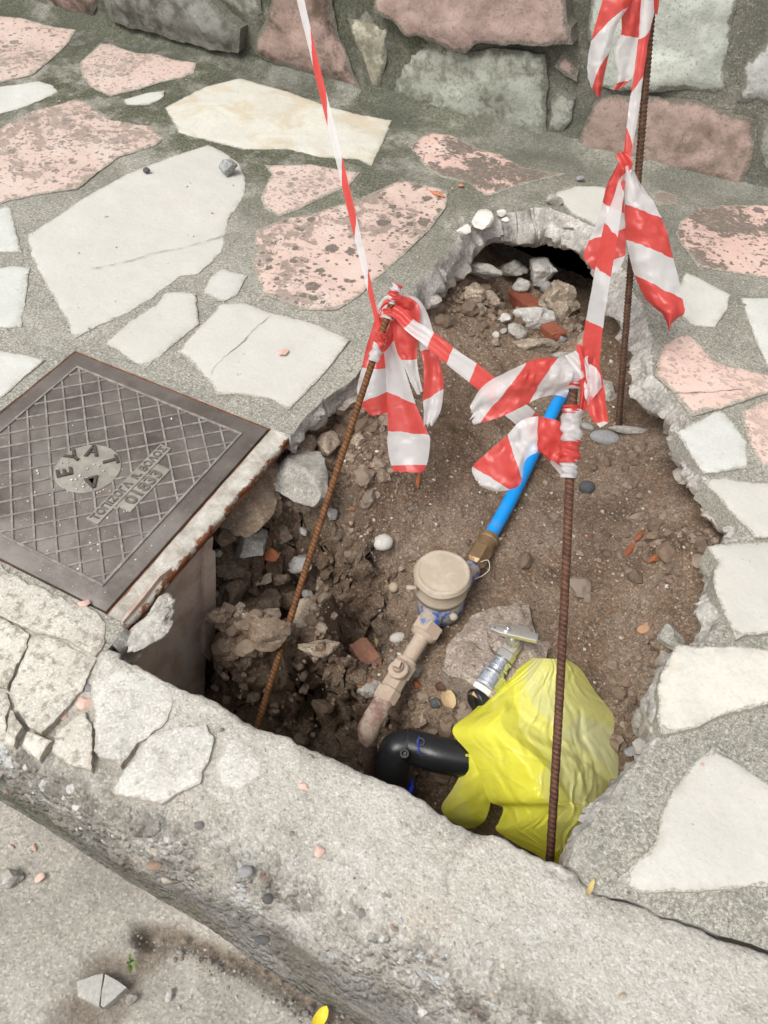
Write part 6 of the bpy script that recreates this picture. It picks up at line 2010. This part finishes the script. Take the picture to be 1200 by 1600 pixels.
ROADST = m_rock('pale_road_concrete', (.42, .41, .375), .12, .2, .12, 20, .3)
for pl, sd, lb in (([(120, 1533), (150, 1524), (162, 1523), (158, 1545), (155, 1572), (142, 1566), (122, 1558)], 141, 'left half of the split concrete piece on the road'), ([(165, 1523), (182, 1531), (196, 1543), (178, 1562), (162, 1575), (157, 1572), (160, 1548)], 142, 'right half of the split concrete piece on the road')):
    v, f, e_ = slab_mesh(px2(pl, RZ + .008)[::-1], RZ + .010, RZ - .012, sd, flat, step=.006, amp=.0016, round_=.0015, relief=.001, tilt=.002, res=.01)
    tag(obj('concrete_piece', v, f, ROADST, None, 'c', attrs={'edge': e_}, sharp=35), lb, 'concrete piece', 'split concrete piece on the road')
rock('pebble', 'rough grey lump on the road at the left', 'pebble', 20, 1374, 30, 26, R_GREY, 143, .7, .25, None, z=RZ + .002)
rock('pebble', 'white chip on the road near the split concrete', 'pebble', 264, 1555, 10, 18, R_WHITE, 144, .6, .2, None, z=RZ + .002)
rock('pebble', 'grey chip right of the split concrete', 'pebble', 206, 1562, 17, 14, R_GREY, 145, .6, .2, None, z=RZ + .002)
# yellow leaf at the lower edge of the picture
p = P(500, 1592, RZ + .010)
V, F = [], []
for i in range(11):
    t = i / 10 * 2 - 1
    for j in range(5):
        u = j / 4 * 2 - 1
        V.append((u * .0075 * (1 - t * t) ** .6 + .001 * t, t * .015, .004 * t * t + .002 * u * u))
for i in range(10):
    for j in range(4):
        F.append((i * 5 + j, i * 5 + j + 1, (i + 1) * 5 + j + 1, (i + 1) * 5 + j))
tag(obj('yellow_leaf', np.array(V) + p, F, m_dirty('yellow_leaf_skin', (.72, .56, .03), (.5, .4, .05), .3, .4), None, tuple(p)), 'small bright yellow leaf on the road by the kerb', 'leaf')
p = P(922, 1388, .004)
V2_ = [(x * .9, y * .9, z) for x, y, z in V]
tag(obj('yellow_leaf', np.array(V2_) * [.45, .8, .7] + p, F, m_dirty('pale_leaf_skin', (.55, .42, .16), (.5, .4, .25), .4, .5), None, tuple(p)), 'tiny pale yellow leaf in the crack of the kerb', 'leaf')
p = P(206, 1505, RZ + .002)
V, F = [], []
for k in range(14):
    a, L, h = rnd.uniform(0, 6.28), rnd.uniform(.004, .009), rnd.uniform(.003, .008)
    b = len(V)
    q = np.array([math.cos(a), math.sin(a), 0])
    w = np.array([-q[1], q[0], 0]) * .0018
    o_ = np.array([rnd.uniform(-.004, .004), rnd.uniform(-.004, .004), 0])
    V += [p + o_, p + o_ + q * L * .6 + w + [0, 0, h], p + o_ + q * L + [0, 0, h * .8], p + o_ + q * L * .6 - w + [0, 0, h]]
    F.append((b, b + 1, b + 2, b + 3))
tag(obj('weed', np.array(V), F, m_dirty('weed_leaf', (.10, .17, .03), (.1, .12, .03), .3, .6), None, tuple(p)), 'tiny green weed growing in the road by the kerb', 'weed')

# ------------------------------------------------------------------ loose grains: nobody could count them
SOILC = [(.19, .14, .10), (.25, .19, .14), (.31, .25, .19), (.15, .11, .085), (.30, .26, .21), (.22, .205, .19), (.15, .15, .155), (.55, .51, .44), (.66, .63, .56), (.42, .17, .09), (.50, .33, .25), (.4, .33, .2)]
SOILP = [.22, .2, .13, .10, .08, .06, .055, .05, .04, .025, .02, .02]
r = np.random.RandomState(8)
pts, sz_, cl = [], [], []
cand = np.column_stack([r.uniform(.2, 1.05, 26000), r.uniform(-.25, 1.08, 26000)])
cand = cand[inside(cand, hole)]
dens = .35 + .65 * sstep(-.15, .35, fbm(v3(cand), 9, 3, 301))
near = sstep(1.0, .1, cand[:, 1])
cand = cand[r.uniform(0, 1, len(cand)) < dens * (.5 + .5 * near)]
for x, y in cand[:13000]:
    s = .0011 * math.exp(abs(r.normal(0, .62)))
    s = min(s, .008)
    pts.append((x, y, soil_z(x, y)))
    sz_.append(s)
    cl.append(SOILC[r.choice(12, p=SOILP)])
grit('gravel_in_soil', pts, sz_, cl, seed=6, label='fine gravel and grains strewn over the earth of the pit', cat='gravel', flat=.75, sink=.3)
# clods, the colour of the earth
pts, cl, sz_ = [], [], []
spots = [((470, 770, -.1), .17, 260), ((400, 960, -.15), .12, 260), ((440, 860, -.12), .12, 140), ((540, 680, -.08), .09, 160), ((740, 480, -.14), .12, 240), ((880, 470, -.2), .12, 160), ((1060, 830, -.12), .14, 150), ((1000, 700, -.14), .1, 120), ((680, 1120, -.27), .1, 160), ((990, 1100, -.2), .09, 90)]
for (x, y, z), rad, n_c in spots:
    c = P(x, y, z)
    for k in range(n_c):
        a, b = r.normal(0, rad * .5, 2)
        q = np.array([[c[0] + a, c[1] + b]])
        if inside(q, hole)[0] and all((q[0, 0] - x1) ** 2 + (q[0, 1] - y1) ** 2 > r1 * r1 for x1, y1, r1 in KEEP):
            pts.append((q[0, 0], q[0, 1], soil_z(*q[0])))
            sz_.append(min(.021, .0034 * math.exp(abs(r.normal(0, .8)))))
            cl.append([(.21, .15, .108), (.255, .195, .145), (.165, .118, .085), (.31, .25, .195)][r.randint(4)])
grit('soil_clods', pts, sz_, cl, seed=16, sub=2, label='crumbled earth clods on the slopes of the pit', cat='earth clods', flat=.8, sink=.35)
pts, sz_, cl = [], [], []
AGG = [(.38, .36, .32), (.28, .27, .25), (.19, .185, .18), (.33, .26, .21), (.46, .46, .45), (.60, .59, .56), (.42, .37, .31), (.38, .39, .40)]
kv = V[:0]
kco = np.empty(len(kerb.data.vertices) * 3, np.float32)
kerb.data.vertices.foreach_get('co', kco)
kco = kco.reshape(-1, 3)
selk = np.nonzero((pf > .26) & (pf < .66) & (kco[:, 0] > .1) & (kco[:, 0] < 1.2) & (fbm(kco, 12, 3, 401) > -.25))[0]
for i in r.choice(selk, 330, replace=False):
    s = min(.0085, .0016 * math.exp(abs(r.normal(0, .75))))
    pts.append(kco[i] + [0, .35 * s, -.42 * s])
    sz_.append(s)
    cl.append(AGG[r.randint(8)])
o_ = grit('kerb_aggregate', pts, sz_, cl, seed=46, sub=2, parent=kerb, flat=.8, sink=.5)
# crumbs on the paving, kerb and road
pts, sz_, cl = [], [], []
GREYC = [(.50, .48, .43), (.34, .32, .28), (.62, .60, .55), (.22, .2, .18), (.45, .38, .3), (.58, .40, .33)]
for k in range(110):
    x, y = r.uniform(.1, 1.0), r.uniform(-.40, -.265)
    i = min(np.searchsorted(kx, x), len(kx) - 1)
    col = V_k = None
    row = np.arange(n1) + i * n1
    yy = kerb.data.vertices
    best = min((abs(yy[int(j)].co.y - y), yy[int(j)].co.z) for j in row if yy[int(j)].co.z > -.06)
    pts.append((x, y, best[1]))
    sz_.append(min(.005, .0008 * math.exp(abs(r.normal(0, .6)))))
    cl.append(GREYC[r.randint(6)])
for k in range(260):
    x, y = r.uniform(-1.2, 1.2), r.uniform(-.2, 1.38)
    if not inside(np.array([[x, y]]), hole)[0] and max(abs(x), abs(y)) > .23:
        pts.append((x, y, .004))
        sz_.append(min(.006, .0012 * math.exp(abs(r.normal(0, .5)))))
        cl.append(GREYC[r.randint(6)])
for k in range(170):
    a, b = r.uniform(-.3, 1.1), -.475 - abs(r.normal(0, .13))
    pts.append((a, b, RZ - .001))
    sz_.append(min(.008, .0011 * math.exp(abs(r.normal(0, .7)))))
    cl.append(GREYC[r.randint(6)])
n0 = len(pts)
for q in pl_crack[::1]:
    for k in range(5):
        o_ = r.normal(0, .008, 2)
        pts.append((q[0] + o_[0], q[1] - .010 + o_[1], RZ - .004))
        sz_.append(min(.005, .0012 * math.exp(abs(r.normal(0, .55)))))
        cl.append([(.20, .195, .185), (.13, .125, .12), (.30, .285, .26), (.22, .18, .14)][r.randint(4)])
grit('crumbs', pts, sz_, cl, seed=26, label='stone crumbs and grit strewn over kerb, paving and road', cat='grit', flat=.7, sink=.2)
